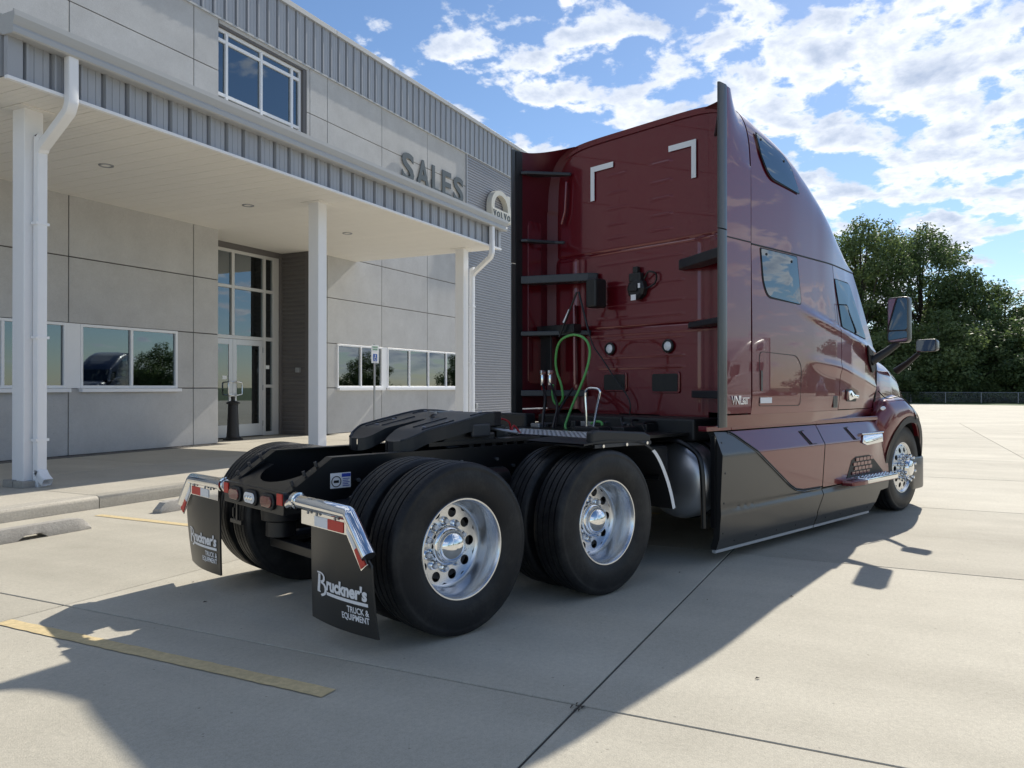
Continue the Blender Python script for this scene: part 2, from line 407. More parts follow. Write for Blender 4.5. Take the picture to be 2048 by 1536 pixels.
# stall lines
def stall_line(x, y0, y1, wd=.105):
    m = MB(); n = 40; pts = []
    for k in range(n + 1):
        y = lerp(y0, y1, k / n); pts.append((x - wd / 2 + random.uniform(-.004, .004), y, .004))
    for k in range(n + 1):
        y = lerp(y1, y0, k / n); pts.append((x + wd / 2 + random.uniform(-.004, .004), y, .004))
    vs = pts; fs = [(k, k + 1, 2 * n - k, 2 * n + 1 - k) for k in range(n)]
    m.add(vs, fs); m.build('parking_line', 'yellow_paint', kind='structure')
for k in range(-1, 6): stall_line(2.94 + 2.92 * k, 2.42, 4.98 if k == 0 else 8.15)
# kerb and sidewalk
prof = [(8.60, -.05), (8.60, .10), (8.615, .138), (8.65, .152), (8.80, .152), (8.80, -.05)]
KERB = None
m = MB(); L3 = 3.04
m.prism(prof, lambda p: (.004, p[0], p[1]), lambda p: (L3 - .004, p[0], p[1])); kerbm = m.mesh('kerb_stone', bevel=.003, seg=1, smooth=40); kerbm.materials.append(M['kerb_concrete'])
KERB = MB(); KERB.box(-9, 8.63, -.1, 27.4, 8.79, .12); KERB = KERB.build('kerb', 'joint', kind='structure')
for k in range(12):
    o = bpy.data.objects.new('kerb_stone', kerbm); COL.objects.link(o); o.parent = KERB; o.location = (-9 + k * L3, 0, 0)
WALK = MB(); WALK.box(-9, 8.79, -.1, 27.4, 15.3, .135); WALK = WALK.build('sidewalk', 'joint', kind='structure')
for (y0, y1) in ((8.805, 11.28), (11.29, 13.72)):
    m = MB(); m.box(.004, y0 + .004, .05, L3 - .004, y1 - .004, .152); wm = m.mesh('sidewalk_slab', bevel=.004, seg=1); wm.materials.append(M['walk_concrete'])
    for k in range(12):
        o = bpy.data.objects.new('sidewalk_slab', wm); COL.objects.link(o); o.parent = WALK; o.location = (-9 + k * L3, 0, 0)
m = MB(); m.box(13.2, 13.73, .05, 16.34, 15.2, .156); m.build('entry_slab', 'walk_concrete', WALK, bevel=.004)
m = MB(); m.box(17.1, 13.73, .05, 27.4, 14.1, .150); m.build('sidewalk_edge', 'walk_concrete', WALK)
m = MB(); m.box(24.9, 14.0, .05, 40, 14.16, .36); m.build('wall_plinth', 'walk_concrete', WALK)
# gravel strip along the wall
def pebbles(x0, x1, y0, y1, z, n, name):
    m = MB()
    for _ in range(n):
        r = random.uniform(.008, .026); c = Vector((random.uniform(x0, x1), random.uniform(y0, y1), z + r * .3))
        a = random.uniform(0, 6.28); pts = []
        for dx, dy, dz in ((1, 0, 0), (-1, 0, 0), (0, 1, 0), (0, -1, 0), (0, 0, .7), (0, 0, -.7)):
            q = Vector((dx, dy, dz)) * r * random.uniform(.7, 1.3)
            q.rotate(Matrix.Rotation(a, 3, 'Z')); pts.append(c + q)
        m.add(pts, [(0, 2, 4), (2, 1, 4), (1, 3, 4), (3, 0, 4), (2, 0, 5), (1, 2, 5), (3, 1, 5), (0, 3, 5)])
    o = m.build(name, 'gravel', kind='stuff'); tag(o, 'dark gravel strip along the foot of the grey wall', 'gravel'); return o
pebbles(7, 13.15, 13.72, 14.08, .14, 5200, 'gravel')

# ================================================================== SALES BUILDING
WY = 14.12
B = thing('sales_building', 'two-storey grey panel building with white-columned entrance canopy and metal parapet', 'building', (14, WY, .15))
BINV = Matrix.Translation((-14, -WY, -.15))
def bp(name, mb, mats, parent=B, **k):
    o = mb.build(name, mats, parent, **k)
    if parent is B: o.matrix_parent_inverse = BINV
    return o
def blink(name, me, loc, parent=B):
    o = bpy.data.objects.new(name, me); COL.objects.link(o); o.parent = parent; o.location = loc
    if parent is B: o.matrix_parent_inverse = BINV
    return o
X0, X1 = -4.0, 24.84
xs = [X0, -2.2, .75, 3.68, 6.6, 9.53, 12.47, 13.19, 16.34, 17.06, 19.62, 22.22, X1]
zs = [.15, 1.44, 2.69, 3.96, 5.17, 6.40, 7.62, 8.85, 10.08]
# openings (x0,x1,z0,z1) in the facade
OPEN = [(4.92, 9.49, 1.44, 2.69), (9.49, 12.04, 1.44, 2.69), (17.5, 24.5, 1.44, 2.69), (13.19, 16.34, .15, 5.17), (13.19, 16.22, 6.40, 9.98)]
def cells(xs, zs):
    ex = sorted(set(xs + [o[0] for o in OPEN] + [o[1] for o in OPEN])); ez = sorted(set(zs + [o[2] for o in OPEN] + [o[3] for o in OPEN]))
    for a, b in zip(ex, ex[1:]):
        for c, d in zip(ez, ez[1:]):
            mx_, mz = (a + b) / 2, (c + d) / 2
            if any(o[0] < mx_ < o[1] and o[2] < mz < o[3] for o in OPEN): continue
            yield a, b, c, d
# panels: merge cells inside each grid panel
core = MB()
for a, b, c, d in cells(xs, zs): core.box(a, WY + .035, c, b, WY + .30, d)
bp('wall_core', core, 'wall_core', fix=False)
J = .011
for pa, pb in zip(xs, xs[1:]):
    for pc, pd in zip(zs, zs[1:]):
        sub = [q for q in cells(xs, zs) if q[0] >= pa - 1e-6 and q[1] <= pb + 1e-6 and q[2] >= pc - 1e-6 and q[3] <= pd + 1e-6]
        if not sub: continue
        # merge in x, then in z, when they form one rectangle; otherwise keep strips
        rows = {}
        for q in sub: rows.setdefault((q[2], q[3]), []).append(q)
        rects = []
        for (c, d), qs in sorted(rows.items()):
            qs.sort(); cur = list(qs[0])
            for q in qs[1:]:
                if abs(q[0] - cur[1]) < 1e-6: cur[1] = q[1]
                else: rects.append(cur); cur = list(q)
            rects.append(cur)
        merged = []
        for q in rects:
            if merged and abs(merged[-1][0] - q[0]) < 1e-6 and abs(merged[-1][1] - q[1]) < 1e-6 and abs(merged[-1][3] - q[2]) < 1e-6: merged[-1][3] = q[3]
            else: merged.append(list(q))
        for a, b, c, d in merged:
            ja = J if abs(a - pa) < 1e-6 else 0; jb_ = J if abs(b - pb) < 1e-6 else 0
            jc = J if abs(c - pc) < 1e-6 else 0; jd = J if abs(d - pd) < 1e-6 else 0
            if b - a - ja - jb_ < .03 or d - c - jc - jd < .03: continue
            m = MB(); m.box(a + ja, WY, c + jc, b - jb_, WY + .04, d - jd)
            bp('wall_panel', m, 'wall_panel', bevel=.006)
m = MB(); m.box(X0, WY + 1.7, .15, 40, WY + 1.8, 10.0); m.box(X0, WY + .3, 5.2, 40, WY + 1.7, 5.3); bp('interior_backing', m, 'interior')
m = MB(); m.box(X0, WY + .06, 10.0, 40, WY + 14, 11.3); bp('roof', m, 'wall_core')
m = MB(); m.box(X0, WY + .5, .0, X0 + .2, WY + 14, 11.2); m.box(39.8, WY + .5, 0, 40, WY + 14, 11.2); m.box(X0, WY + 13.8, 0, 40, WY + 14, 11.2); bp('rear_wall', m, 'corrugated')

# windows
def window(x0, x1, z0, z1, mull, y, fr=.055, rows=(), parent=B, name='window', sill=True, trans=None, glass='window_glass', fy=.07):
    m = MB()
    m.box(x0, y, z0, x0 + fr, y + fy, z1); m.box(x1 - fr, y, z0, x1, y + fy, z1)
    m.box(x0 + fr, y, z0, x1 - fr, y + fy, z0 + fr); m.box(x0 + fr, y, z1 - fr, x1 - fr, y + fy, z1)
    for q in mull: m.box(q - fr / 2, y - .002, z0 + fr, q + fr / 2, y + fy, z1 - fr)
    ex = [x0 + fr] + [v for q in mull for v in (q - fr / 2, q + fr / 2)] + [x1 - fr]
    for r_ in rows:
        for a, b in zip(ex[::2], ex[1::2]): m.box(a, y + .001, r_ - fr / 2, b, y + fy, r_ + fr / 2)
    f = bp(name, m, 'white_paint', parent, bevel=.004, seg=1)
    ez = [z0 + fr] + [v for q in rows for v in (q - fr / 2, q + fr / 2)] + [z1 - fr]
    for a, b in zip(ex[::2], ex[1::2]):
        for c, d in zip(ez[::2], ez[1::2]):
            p = MB(); p.box(a - .01, y + fy * .62, c - .01, b + .01, y + fy * .62 + .008, d + .01); p.build('pane', glass, f)
    if sill:
        q = MB(); q.box(x0 - .03, y - .10, z0 - .075, x1 + .03, y + fy, z0 - .004); q.build('window_sill', 'white_paint', f, bevel=.006)
    return f
wl = window(4.92, 9.49, 1.44, 2.69, [7.2, 8.31], WY - .01)
wm_ = window(9.77, 12.04, 1.44, 2.69, [10.90], WY - .01)
m = MB(); m.box(9.492, WY - .004, 1.44, 9.768, WY + .06, 2.69); bp('window_post', m, 'white_paint', bevel=.004)
wr = window(17.5, 19.66, 1.44, 2.69, [18.59], WY - .01)
window(19.92, 24.5, 1.44, 2.69, [21.15, 22.30, 23.46], WY - .01)
m = MB(); m.box(19.662, WY - .004, 1.44, 19.918, WY + .06, 2.69); bp('window_post', m, 'white_paint', bevel=.004)
# blinds behind one window
m = MB(); z = 1.52
while z < 2.62:
    m.add([(9.86, WY + .16, z), (10.86, WY + .16, z), (10.86, WY + .185, z + .016), (9.86, WY + .185, z + .016)], [(0, 1, 2, 3)]); z += .025
for z in range(0): pass
o = m.build('blind', 'blind', wm_, kind='stuff', fix=False)
# upper window in a dark reveal
window(13.19, 16.10, 6.45, 9.93, [13.53, 14.66, 15.76], WY + .10, fr=.075, rows=(8.38, 9.66), sill=False, fy=.08)
m = MB(); m.box(16.10, WY + .02, 6.42, 16.222, WY + .3, 9.98); m.box(13.19, WY + .02, 9.93, 16.10, WY + .3, 9.98); bp('window_reveal', m, 'dark_siding')

# entrance recess
EY = 15.12
def corr(m, x0, x1, z0, z1, pt, pitch=.10, amp=.018):
    """trapezoid corrugation running horizontally; pt(t, off, z) -> point"""
    prof = []; z = z0
    while z < z1 - pitch * .5:
        prof += [(z, 0), (z + pitch * .36, 0), (z + pitch * .5, amp), (z + pitch * .86, amp)]; z += pitch
    prof.append((z, 0)); prof = [(a, b) for a, b in prof if a <= z1] + [(z1, 0)]
    n = len(prof); vs = [pt(x0, o_, zz_) for zz_, o_ in prof] + [pt(x1, o_, zz_) for zz_, o_ in prof]
    m.add(vs, [(i, i + 1, n + i + 1, n + i) for i in range(n - 1)])
m = MB(); corr(m, WY + .14, EY - .06, .17, 5.12, lambda t, o_, z: (16.33 - o_, t, z), pitch=.12, amp=.022); bp('recess_siding', m, 'dark_siding', fix=False)
m = MB(); m.box(16.335, WY + .05, .15, 16.6, EY + .1, 5.17); bp('recess_wall', m, 'dark_siding')
m = MB(); m.box(16.30, WY + .012, .15, 16.345, WY + .14, 5.12); m.box(16.24, EY - .06, .15, 16.34, EY, 5.12); bp('corner_trim', m, 'dark_siding', bevel=.004)
m = MB(); m.box(13.0, WY + .05, .15, 13.185, EY + .1, 5.17); bp('recess_wall', m, 'wall_panel')
m = MB(); m.box(13.19, EY - .02, 4.98, 16.24, EY + .12, 5.13); bp('door_header', m, 'dark_siding')
# storefront
fr = .075; sf = MB()
xsf = [13.19, 13.52, 14.61, 15.71, 16.06]; y0 = EY; y1 = EY + .11
vx = [(13.19, 13.26), (13.47, 13.56), (14.565, 14.655), (15.665, 15.755), (16.02, 16.24)]
for i, (a, b) in enumerate(vx):
    z0_ = 2.79 if i == 2 else .17
    sf.box(a, y0, z0_, b, y1, 4.98)
for i in range(4):
    a, b = vx[i][1], vx[i + 1][0]
    sf.box(a, y0 + .003, 4.90, b, y1, 4.98); sf.box(a, y0 + .003, 3.99, b, y1, 4.07)
    if i in (0, 3): sf.box(a, y0 + .003, 2.70, b, y1, 2.80); sf.box(a, y0 + .003, 1.45, b, y1, 1.53); sf.box(a, y0 + .003, .17, b, y1, .27)
sf.box(13.56, y0 + .004, 2.70, 15.665, y1, 2.79)
SF = bp('storefront', sf, 'alu_frame', bevel=.004, seg=1)
for i in range(4):
    a, b = vx[i][1], vx[i + 1][0]
    zz_ = [(4.07, 4.90), (2.80, 3.99)] + ([(1.53, 2.70), (.27, 1.45)] if i in (0, 3) else [])
    for c, d in zz_:
        p = MB(); p.box(a - .01, y0 + .05, c - .01, b + .01, y0 + .058, d + .01); p.build('pane', 'window_glass', SF)
for a, b, hx in ((13.565, 14.606, 14.53), (14.612, 15.66, 14.69)):
    d = MB(); st = .13
    d.box(a, y0 + .012, .185, a + st, y0 + .06, 2.695); d.box(b - st, y0 + .012, .185, b, y0 + .06, 2.695)
    d.box(a + st, y0 + .012, .185, b - st, y0 + .06, .50); d.box(a + st, y0 + .012, 2.55, b - st, y0 + .06, 2.695)
    D = bp('door', d, 'door_silver', bevel=.004, seg=1)
    p = MB(); p.box(a + st - .01, y0 + .03, .49, b - st + .01, y0 + .038, 2.56); p.build('pane', 'window_glass', D)
    h = MB(); s_ = 1 if hx > 14.61 else -1
    h.tube([(hx - .03 * s_, y0 + .012, 1.25), (hx - .03 * s_, y0 - .07, 1.25), (hx + .13 * s_, y0 - .07, 1.27), (hx + .15 * s_, y0 - .07, 1.30), (hx + .15 * s_, y0 - .07, 1.55), (hx + .13 * s_, y0 - .07, 1.58), (hx - .03 * s_, y0 - .07, 1.60), (hx - .03 * s_, y0 + .012, 1.60)], .017, n=8)
    h.build('handle', 'chrome', D, smooth=50)
    for hz in (.5, 1.45, 2.45):
        k = MB(); xx = b - .005 if s_ > 0 else a + .005
        k.cyl((xx, y0 + .005, hz - .07), (xx, y0 + .005, hz + .07), .014, n=8); k.build('hinge', 'steel', D)
m = MB(); m.box(14.28, y0 + .026, 1.66, 14.42, y0 + .029, 1.75); bp('door_notice', m, 'sign_white')
m = MB(); m.box(15.80, y0 + .045, 1.95, 15.93, y0 + .049, 2.05); bp('window_notice', m, 'sign_white')
m = MB(); m.box(16.22, 14.40, 1.86, 16.31, 14.52, 1.99); bp('wall_outlet', m, 'galvanised', bevel=.008)
m = MB(); m.box(25.42, WY - .13, .66, 25.56, WY - .02, .84); bp('wall_outlet', m, 'galvanised', bevel=.01)

# corrugated bay to the right
m = MB(); corr(m, X1 + .03, 40, .36, 10.06, lambda t, o_, z: (t, WY + .02 - o_, z), pitch=.098, amp=.032); bp('corrugated_wall', m, 'corrugated', fix=False)
m = MB(); m.box(X1 - .004, WY - .05, .30, X1 + .045, WY + .1, 10.06); bp('corner_trim', m, 'fascia', bevel=.004)
m = MB(); m.box(X1 + .1, WY + .05, .1, 40, WY + .3, 10.06); bp('wall_core', m, 'wall_core')

# ribbed metal panels: parapet and canopy fascia
def rib_panel(pitch, z0, z1, dep=.03):
    p = [(0, 0), (.003, .045), (.040, .045), (.052, -dep), (.078, -dep), (.086, 0), (.155, 0), (.161, .008), (.167, 0), (pitch * .76, 0), (pitch * .76 + .006, .008), (pitch * .76 + .012, 0), (pitch - .002, 0)]
    m = MB(); n = len(p)
    m.add([(x, y, z0) for x, y in p] + [(x, y, z1) for x, y in p], [(i, i + 1, n + i + 1, n + i) for i in range(n - 1)])
    return m
P2 = .346
pm = rib_panel(P2, 10.10, 11.40).mesh('parapet_panel', fix=False); pm.materials.append(M['fascia'])
k = 0; x = X0
while x < 39.9:
    blink('parapet_panel', pm, (x, WY - .03, 0)); x += P2
m = MB(); m.box(X0, WY + .03, 10.06, 40, WY + .2, 11.40); bp('parapet_core', m, 'fascia')
m = MB()
m.prism([(WY - .05, 10.055), (WY - .05, 10.098), (WY + .0, 10.10), (WY + .0, 10.055)], lambda p: (X0, p[0], p[1]), lambda p: (40, p[0], p[1])); bp('parapet_base_trim', m, 'gutter')
x = X0
while x < 40:
    m = MB(); m.prism([(WY - .10, 11.36), (WY - .10, 11.50), (WY + .4, 11.53), (WY + .4, 11.36)], lambda p: (x + .003, p[0], p[1]), lambda p: (min(x + 3.05, 40) - .003, p[0], p[1])); bp('parapet_cap', m, 'gutter', bevel=.006, seg=1); x += 3.05

# canopy
CX0, CX1, CY, CZ = 5.55, 18.25, 9.33, 5.13
cp = MB(); cp.box(CX0 + .10, CY + .11, CZ + .05, CX1 - .10, WY - .01, 5.80)
CAN = bp('canopy', cp, 'wall_core')
fm = rib_panel(.35, CZ + .002, 5.60, .03).mesh('fascia_panel', fix=False); fm.materials.append(M['fascia'])
x = CX0 + .16; 
while x < CX1 - .2:
    blink('fascia_panel', fm, (x, CY + .03, 0), CAN); x += .35
m = MB(); m.box(CX0 - .02, CY - .015, CZ, CX0 + .16, CY + .06, 5.60); m.build('fascia_corner', 'fascia', CAN, bevel=.004)
m = MB(); m.box(CX1 - .12, CY - .015, CZ, CX1 + .02, CY + .06, 5.60); m.build('fascia_corner', 'fascia', CAN, bevel=.004)
for xe, sgn in ((CX0, 1), (CX1, -1)):
    em = rib_panel(.35, CZ + .002, 5.66, .03); em.v = [(-sgn * -y if False else xe + y * sgn, CY + .06 + x, z) for x, y, z in em.v]
    base = em.mesh('fascia_panel', fix=False); base.materials.append(M['fascia'])
    for k in range(13): blink('fascia_panel', base, (sgn * .035 * 0, k * .362, 0), CAN)
gprof = [(CY + .05, 5.60), (CY - .15, 5.585), (CY - .17, 5.60), (CY - .17, 5.66), (CY - .155, 5.69), (CY - .175, 5.73), (CY - .195, 5.79), (CY - .195, 5.855), (CY - .17, 5.865), (CY - .16, 5.84), (CY + .05, 5.84)]
m = MB(); m.prism(gprof, lambda p: (CX0 - .05, p[0], p[1]), lambda p: (CX1 + .10, p[0], p[1])); m.build('gutter', 'gutter', CAN)
m = MB(); m.box(CX0 - .05, CY + .052, 5.62, CX0 + .0, WY - .01, 5.86); m.build('edge_trim', 'gutter', CAN, bevel=.006)
m = MB(); m.box(CX1, CY + .052, 5.62, CX1 + .1, WY - .01, 5.86); m.build('edge_trim', 'gutter', CAN, bevel=.006)
m = MB(); m.box(CX0, CY + .052, 5.80, CX1, WY - .01, 5.835); m.build('canopy_roof', 'gutter', CAN)
m = MB(); m.box(CX0 - .03, CY - .03, CZ - .045, CX1 + .03, CY + .03, CZ - .001); m.build('soffit_trim', 'white_paint', CAN, bevel=.004)
# soffit boards with grooves
bw = .305; gr = [(0, 0), (.004, .006), (.008, 0), (.098, 0), (.101, .004), (.104, 0), (.198, 0), (.201, .004), (.204, 0), (bw - .004, 0), (bw, .006)]
def soffit(y0, y1):
    m = MB(); n = len(gr)
    m.add([(x, y0, CZ + z) for x, z in gr] + [(x, y1, CZ + z) for x, z in gr], [(i, i + 1, n + i + 1, n + i) for i in range(n - 1)])
    me = m.mesh('soffit_board', fix=False); me.materials.append(M['soffit']); return me
sa = soffit(CY + .03, WY + .02); sb_ = soffit(CY + .03, EY + .03)
x = CX0
while x < CX1 - .05:
    blink('soffit_board', sb_ if 13.1 < x < 16.3 else sa, (x, 0, 0), CAN); x += bw
# recessed lights
for x in (5.4 + 0 * 1, 8.52, 11.66, 14.83, 17.95)[1:4]:
    m = MB(); m.lathe([(.07, .03), (.085, -.012), (.115, -.014), (.118, 0)], (x, 11.67, CZ), (0, 0, 1), n=24)
    o = m.build('recessed_light', 'steel', CAN, smooth=40)
    m = MB(); m.lathe([(.0, .012), (.05, .008), (.08, -.004)], (x, 11.67, CZ), (0, 0, 1), n=20); m.build('lens', 'lens', o, smooth=60)
# columns
for i, (x, y) in enumerate(((6.26, 10.18), (12.03, 10.18), (17.79, 10.18))):
    m = MB(); m.box(x, y, .16, x + .255, y + .255, CZ + .01)
    c = bp('column', m, 'white_paint', bevel=.012)
    t = MB(); t.box(x - .10, y - .10, CZ - .014, x + .355, y + .355, CZ + .0); t.build('column_collar', 'soffit', c, bevel=.003)
    for dx, dy in ((-.06, -.08), (.145, -.08), (-.06, .145), (.145, .145)):
        t = MB(); t.box(x + dx, y + dy, .145, x + dx + .197, y + dy + .212, .245 - random.uniform(0, .012)); t.build('base_block', 'old_concrete', c, bevel=.012)
# downspouts
def rect_sweep(P, hw, hd, name, parent, mt='white_paint', side=Vector((1, 0, 0))):
    P = [Vector(p) for p in P]; m = MB(); vs = []
    prof = []
    for a, b in ((-1, -1), (1, -1), (1, 1), (-1, 1)): prof.append((a, b))
    ring = round_poly([(-hw, -hd), (hw, -hd), (hw, hd), (-hw, hd)], .014, 3)
    for i, p in enumerate(P):
        d = (P[min(i + 1, len(P) - 1)] - P[max(i - 1, 0)]).normalized()
        s_ = (side - d * side.dot(d)).normalized(); u_ = d.cross(s_)
        for q in ring: vs.append(p + s_ * q[0] + u_ * q[1])
    n = len(ring); fs = [(i * n + k, i * n + (k + 1) % n, (i + 1) * n + (k + 1) % n, (i + 1) * n + k) for i in range(len(P) - 1) for k in range(n)]
    fs.append(tuple(range(n)))
    m.add(vs, fs); return bp(name, m, mt, parent, smooth=35)
def downspout(xt, xc, yc, zt):
    a = [(xt, CY - .085, 5.59), (xt, CY - .085, zt + .12), (xt, CY - .075, zt + .03), (xt + (xc - xt) * .08, CY - .02, zt - .05)]
    b = [(xc - (xc - xt) * .08, yc - .08, zt - .35), (xc, yc - .02, zt - .42), (xc, yc, zt - .52), (xc, yc, .42), (xc, yc - .015, .36), (xc, yc - .07, .28), (xc, yc - .16, .215)]
    o = rect_sweep(smooth_path([Vector(p) for p in a], 4) + smooth_path([Vector(p) for p in b], 5), .066, .052, 'downspout', B)
    for z in (3.6, 2.1, .75):
        m = MB(); m.box(xc - .09, yc - .058, z, xc + .09, yc + .05, z + .035); m.build('strap', 'white_paint', o).matrix_parent_inverse = Matrix()
downspout(6.27, 6.43, 10.11, 4.98)
downspout(17.62, 18.13, 10.11, 4.86)
m = MB(); m.cyl((18.075, 10.22, .15), (18.075, 10.22, CZ), .02, n=10); bp('conduit', m, 'white_paint', smooth=60)

# wall lettering and the arched sign
SG = thing('wall_sign', 'large dark grey capital letters spelling SALES on the upper wall', 'sign', (22.6, WY, 8.1))
for ch, x, wd in (('S', 20.62, .70), ('A', 21.46, .80), ('L', 22.42, .56), ('E', 23.08, .62), ('S', 23.86, .70)):
    me = text_mesh(ch, 1.22, .012, .03); xsn = [v.co.x for v in me.vertices]; ysn = [v.co.y for v in me.vertices]
    a, b, c, d = min(xsn), max(xsn), min(ysn), max(ysn)
    warp(me, lambda p: Vector(((p.x - a) / (b - a) * wd + x - 22.6, -.055 + p.z, (p.y - c) / (d - c) * .93 + .0)))
    ob('letter', me, 'sign_letter', SG)
AS = thing('arched_sign', 'cream arched emblem sign reading VOLVO on the corrugated wall', 'sign', (27.2, WY - .03, 8.12))
ro, ri, n = .84, .58, 28; pts = [(-ro, -.12)] + [(-ro * math.cos(math.pi * i / n), .38 + .68 * math.sin(math.pi * i / n)) for i in range(n + 1)] + [(ro, -.12)]
inn = [(-ri, .30)] + [(-ri * math.cos(math.pi * i / n), .38 + .50 * math.sin(math.pi * i / n)) for i in range(n + 1)] + [(ri, .30)]
m = MB(); K = len(pts); yA, yB = -.24, -.02
vs = [(x, yA, z) for x, z in pts] + [(x, yA, z) for x, z in inn] + [(x, yB, z) for x, z in pts] + [(x, yB, z) for x, z in inn]
fs = []
for i in range(K - 1):
    fs += [(i, i + 1, K + i + 1, K + i), (2 * K + i, 3 * K + i, 3 * K + i + 1, 2 * K + i + 1), (i, 2 * K + i, 2 * K + i + 1, i + 1), (K + i, K + i + 1, 3 * K + i + 1, 3 * K + i)]
fs += [(0, K, 2 * K - 1, K - 1), (2 * K, 3 * K - 1, 4 * K - 1, 3 * K), (K, 3 * K, 4 * K - 1, 2 * K - 1), (0, K - 1, 3 * K - 1, 2 * K)]
m.add(vs, fs); m.build('arch_panel', 'sign_cream', AS, smooth=35)
m = MB(); m.box(-.80, -.262, -.10, .80, -.243, .285); m.build('name_plate', 'sign_cream', AS, bevel=.006)
m = MB(); m.prism([(.60, .60), (.86, .66), (.86, 1.0), (.60, 1.0)], lambda p: (p[0], -.20, p[1]), lambda p: (p[0], -.05, p[1])); m.build('arrow_tip', 'sign_cream', AS, bevel=.01)
for ch, x in zip('VOLVO', (-.60, -.30, .0, .29, .60)):
    me = text_mesh(ch, .30, .008, .012, 'CENTER', sx=1.05); warp(me, lambda p: Vector((p.x + x, -.268 + p.z, p.y - .02))); ob('letter', me, 'sign_letter', AS)
    m = MB()
    if ch != 'O':
        for q in ((-.085, .195), (.085, .195)) if ch == 'V' else ((-.06, -.02), (-.06, .185)): m.box(x + q[0] - .05, -.276, q[1], x + q[0] + .05, -.264, q[1] + .022)
        m.build('serif', 'sign_letter', AS)

# ================================================================== STREET FURNITURE
# wheel stops
def wheel_stop(x, y, lab):
    L, H = 1.83, .125
    prof = [(-.085, 0), (-.085, .05), (-.052, H), (.052, H), (.085, .05), (.085, 0)]
    m = MB(); n = 24; vs = []; k = len(prof)
    for i in range(n + 1):
        t = i / n; xx = (t - .5) * L; e = min(1, min(t, 1 - t) * n / 1.2); 
        under = .045 if (.62 < t < .74 or .26 < t < .38) else 0
        for (a, b) in prof:
            zz_ = max(b * (.35 + .65 * e) if b > .01 else 0, under if b < .06 and abs(a) > .06 else 0)
            if b < .01: zz_ = under
            vs.append((xx + random.uniform(-.002, .002), a * (.9 + .1 * e) + random.uniform(-.002, .002), zz_ + .001))
    fs = [(i * k + j, i * k + (j + 1) % k, (i + 1) * k + (j + 1) % k, (i + 1) * k + j) for i in range(n) for j in range(k)]
    fs += [tuple(range(k))[::-1], tuple(range(n * k, n * k + k))]
    m.add(vs, fs); o = m.build('wheel_stop', 'old_concrete', smooth=30); o.location = (x, y, 0)
    tag(o, lab, 'wheel stop', 'concrete wheel stops before the kerb'); return o
wheel_stop(4.36, 7.52, 'chipped concrete wheel stop beside the stone-based white column')
wheel_stop(7.18, 7.68, 'concrete wheel stop behind the tractor tail, beyond the yellow stall line')
# accessible parking sign
PS = thing('parking_sign', 'accessible parking sign on a galvanised post before the right-hand windows', 'sign', (16.35, 12.0, .15))
m = MB(); m.box(-.022, -.02, 0, .022, -.012, 2.42); m.box(-.022, -.012, 0, -.016, .012, 2.42); m.box(.016, -.012, 0, .022, .012, 2.42); m.build('post', 'galvanised', PS)
m = MB(); m.prism(round_poly([(-.155, 1.93), (.155, 1.93), (.155, 2.40), (-.155, 2.40)], .02), lambda p: (p[0], -.026, p[1]), lambda p: (p[0], -.022, p[1])); pl = m.build('plate', 'sign_white', PS)
m = MB(); m.box(-.085, -.0295, 1.985, .085, -.0275, 2.165); m.build('symbol_field', 'sign_blue', pl)
m = MB(); m.cyl((0, -.0325, 2.135), (0, -.0305, 2.135), .014, n=12); m.lathe([(.036, -.001), (.036, .001), (.046, .001), (.046, -.001)], (.0, -.0315, 2.045), (0, 1, 0), n=24, close=True); m.box(-.012, -.0325, 2.06, .008, -.0305, 2.12); m.box(-.012, -.0325, 2.06, .04, -.0305, 2.075); m.box(.03, -.0325, 2.01, .042, -.0305, 2.07); m.build('wheelchair_symbol', 'sign_white', pl)
for body, z in (('RESERVED', 2.335), ('PARKING', 2.275)):
    me = text_mesh(body, .052, .0008, .001, 'CENTER'); warp(me, lambda p: Vector((p.x, -.029 + p.z, p.y + z - .012))); ob('lettering', me, 'sign_green', pl)
me = text_mesh('VAN ACCESSIBLE', .024, .0006, .0, 'CENTER'); warp(me, lambda p: Vector((p.x, -.029 + p.z, p.y + 1.95))); ob('lettering', me, 'sign_blue', pl)
# smokers' post
AP = thing('ash_receptacle', 'tall black plastic cigarette receptacle standing beside the glass entrance doors', 'ash bin', (14.12, 14.62, .156))
m = MB(); m.lathe([(0, 0), (.235, 0), (.235, .03), (.20, .05), (.165, .075), (.155, .10)], n=28); m.build('base', 'black_plastic', AP, smooth=35)
m = MB(); m.lathe([(.155, .09), (.145, .2), (.128, .55), (.115, .88)], n=28); m.build('body', 'black_plastic', AP, smooth=50)
m = MB(); m.lathe([(.115, .88), (.165, .905), (.165, .925), (.10, .955), (.05, .97), (.045, 1.02), (.055, 1.05), (.04, 1.075), (0, 1.08)], n=28); m.build('head', 'black_plastic', AP, smooth=35)

# ================================================================== SEMI TRACTOR (local axes: x forward, y left, z up)
TRUCK_LOC = (5.019, 3.164, 0); TRUCK_RZ = R(-20.8)
T = thing('semi_truck', 'maroon sleeper semi tractor with charcoal side skirts and polished dual wheels, no trailer', 'truck', TRUCK_LOC, TRUCK_RZ)
TM = Matrix.Translation(TRUCK_LOC) @ Matrix.Rotation(TRUCK_RZ, 4, 'Z'); TMI = TM.inverted()
def pxu(px, py, u):
    """photo pixel -> truck-local point on the plane x = u"""
    cb_, sb_ = math.cos(R(BETA)), math.sin(R(BETA)); rr = (px - 1024) / FPX
    d = TMI.to_3x3() @ Vector((cb_ + rr * sb_, sb_ - rr * cb_, (HORIZON - py) / FPX)); o = TMI @ Vector((0, 0, CAM_H))
    return o + d * ((u - o.x) / d.x)
def tp(name, mb, mats, parent=None, **k): return mb.build(name, mats, parent or T, **k)
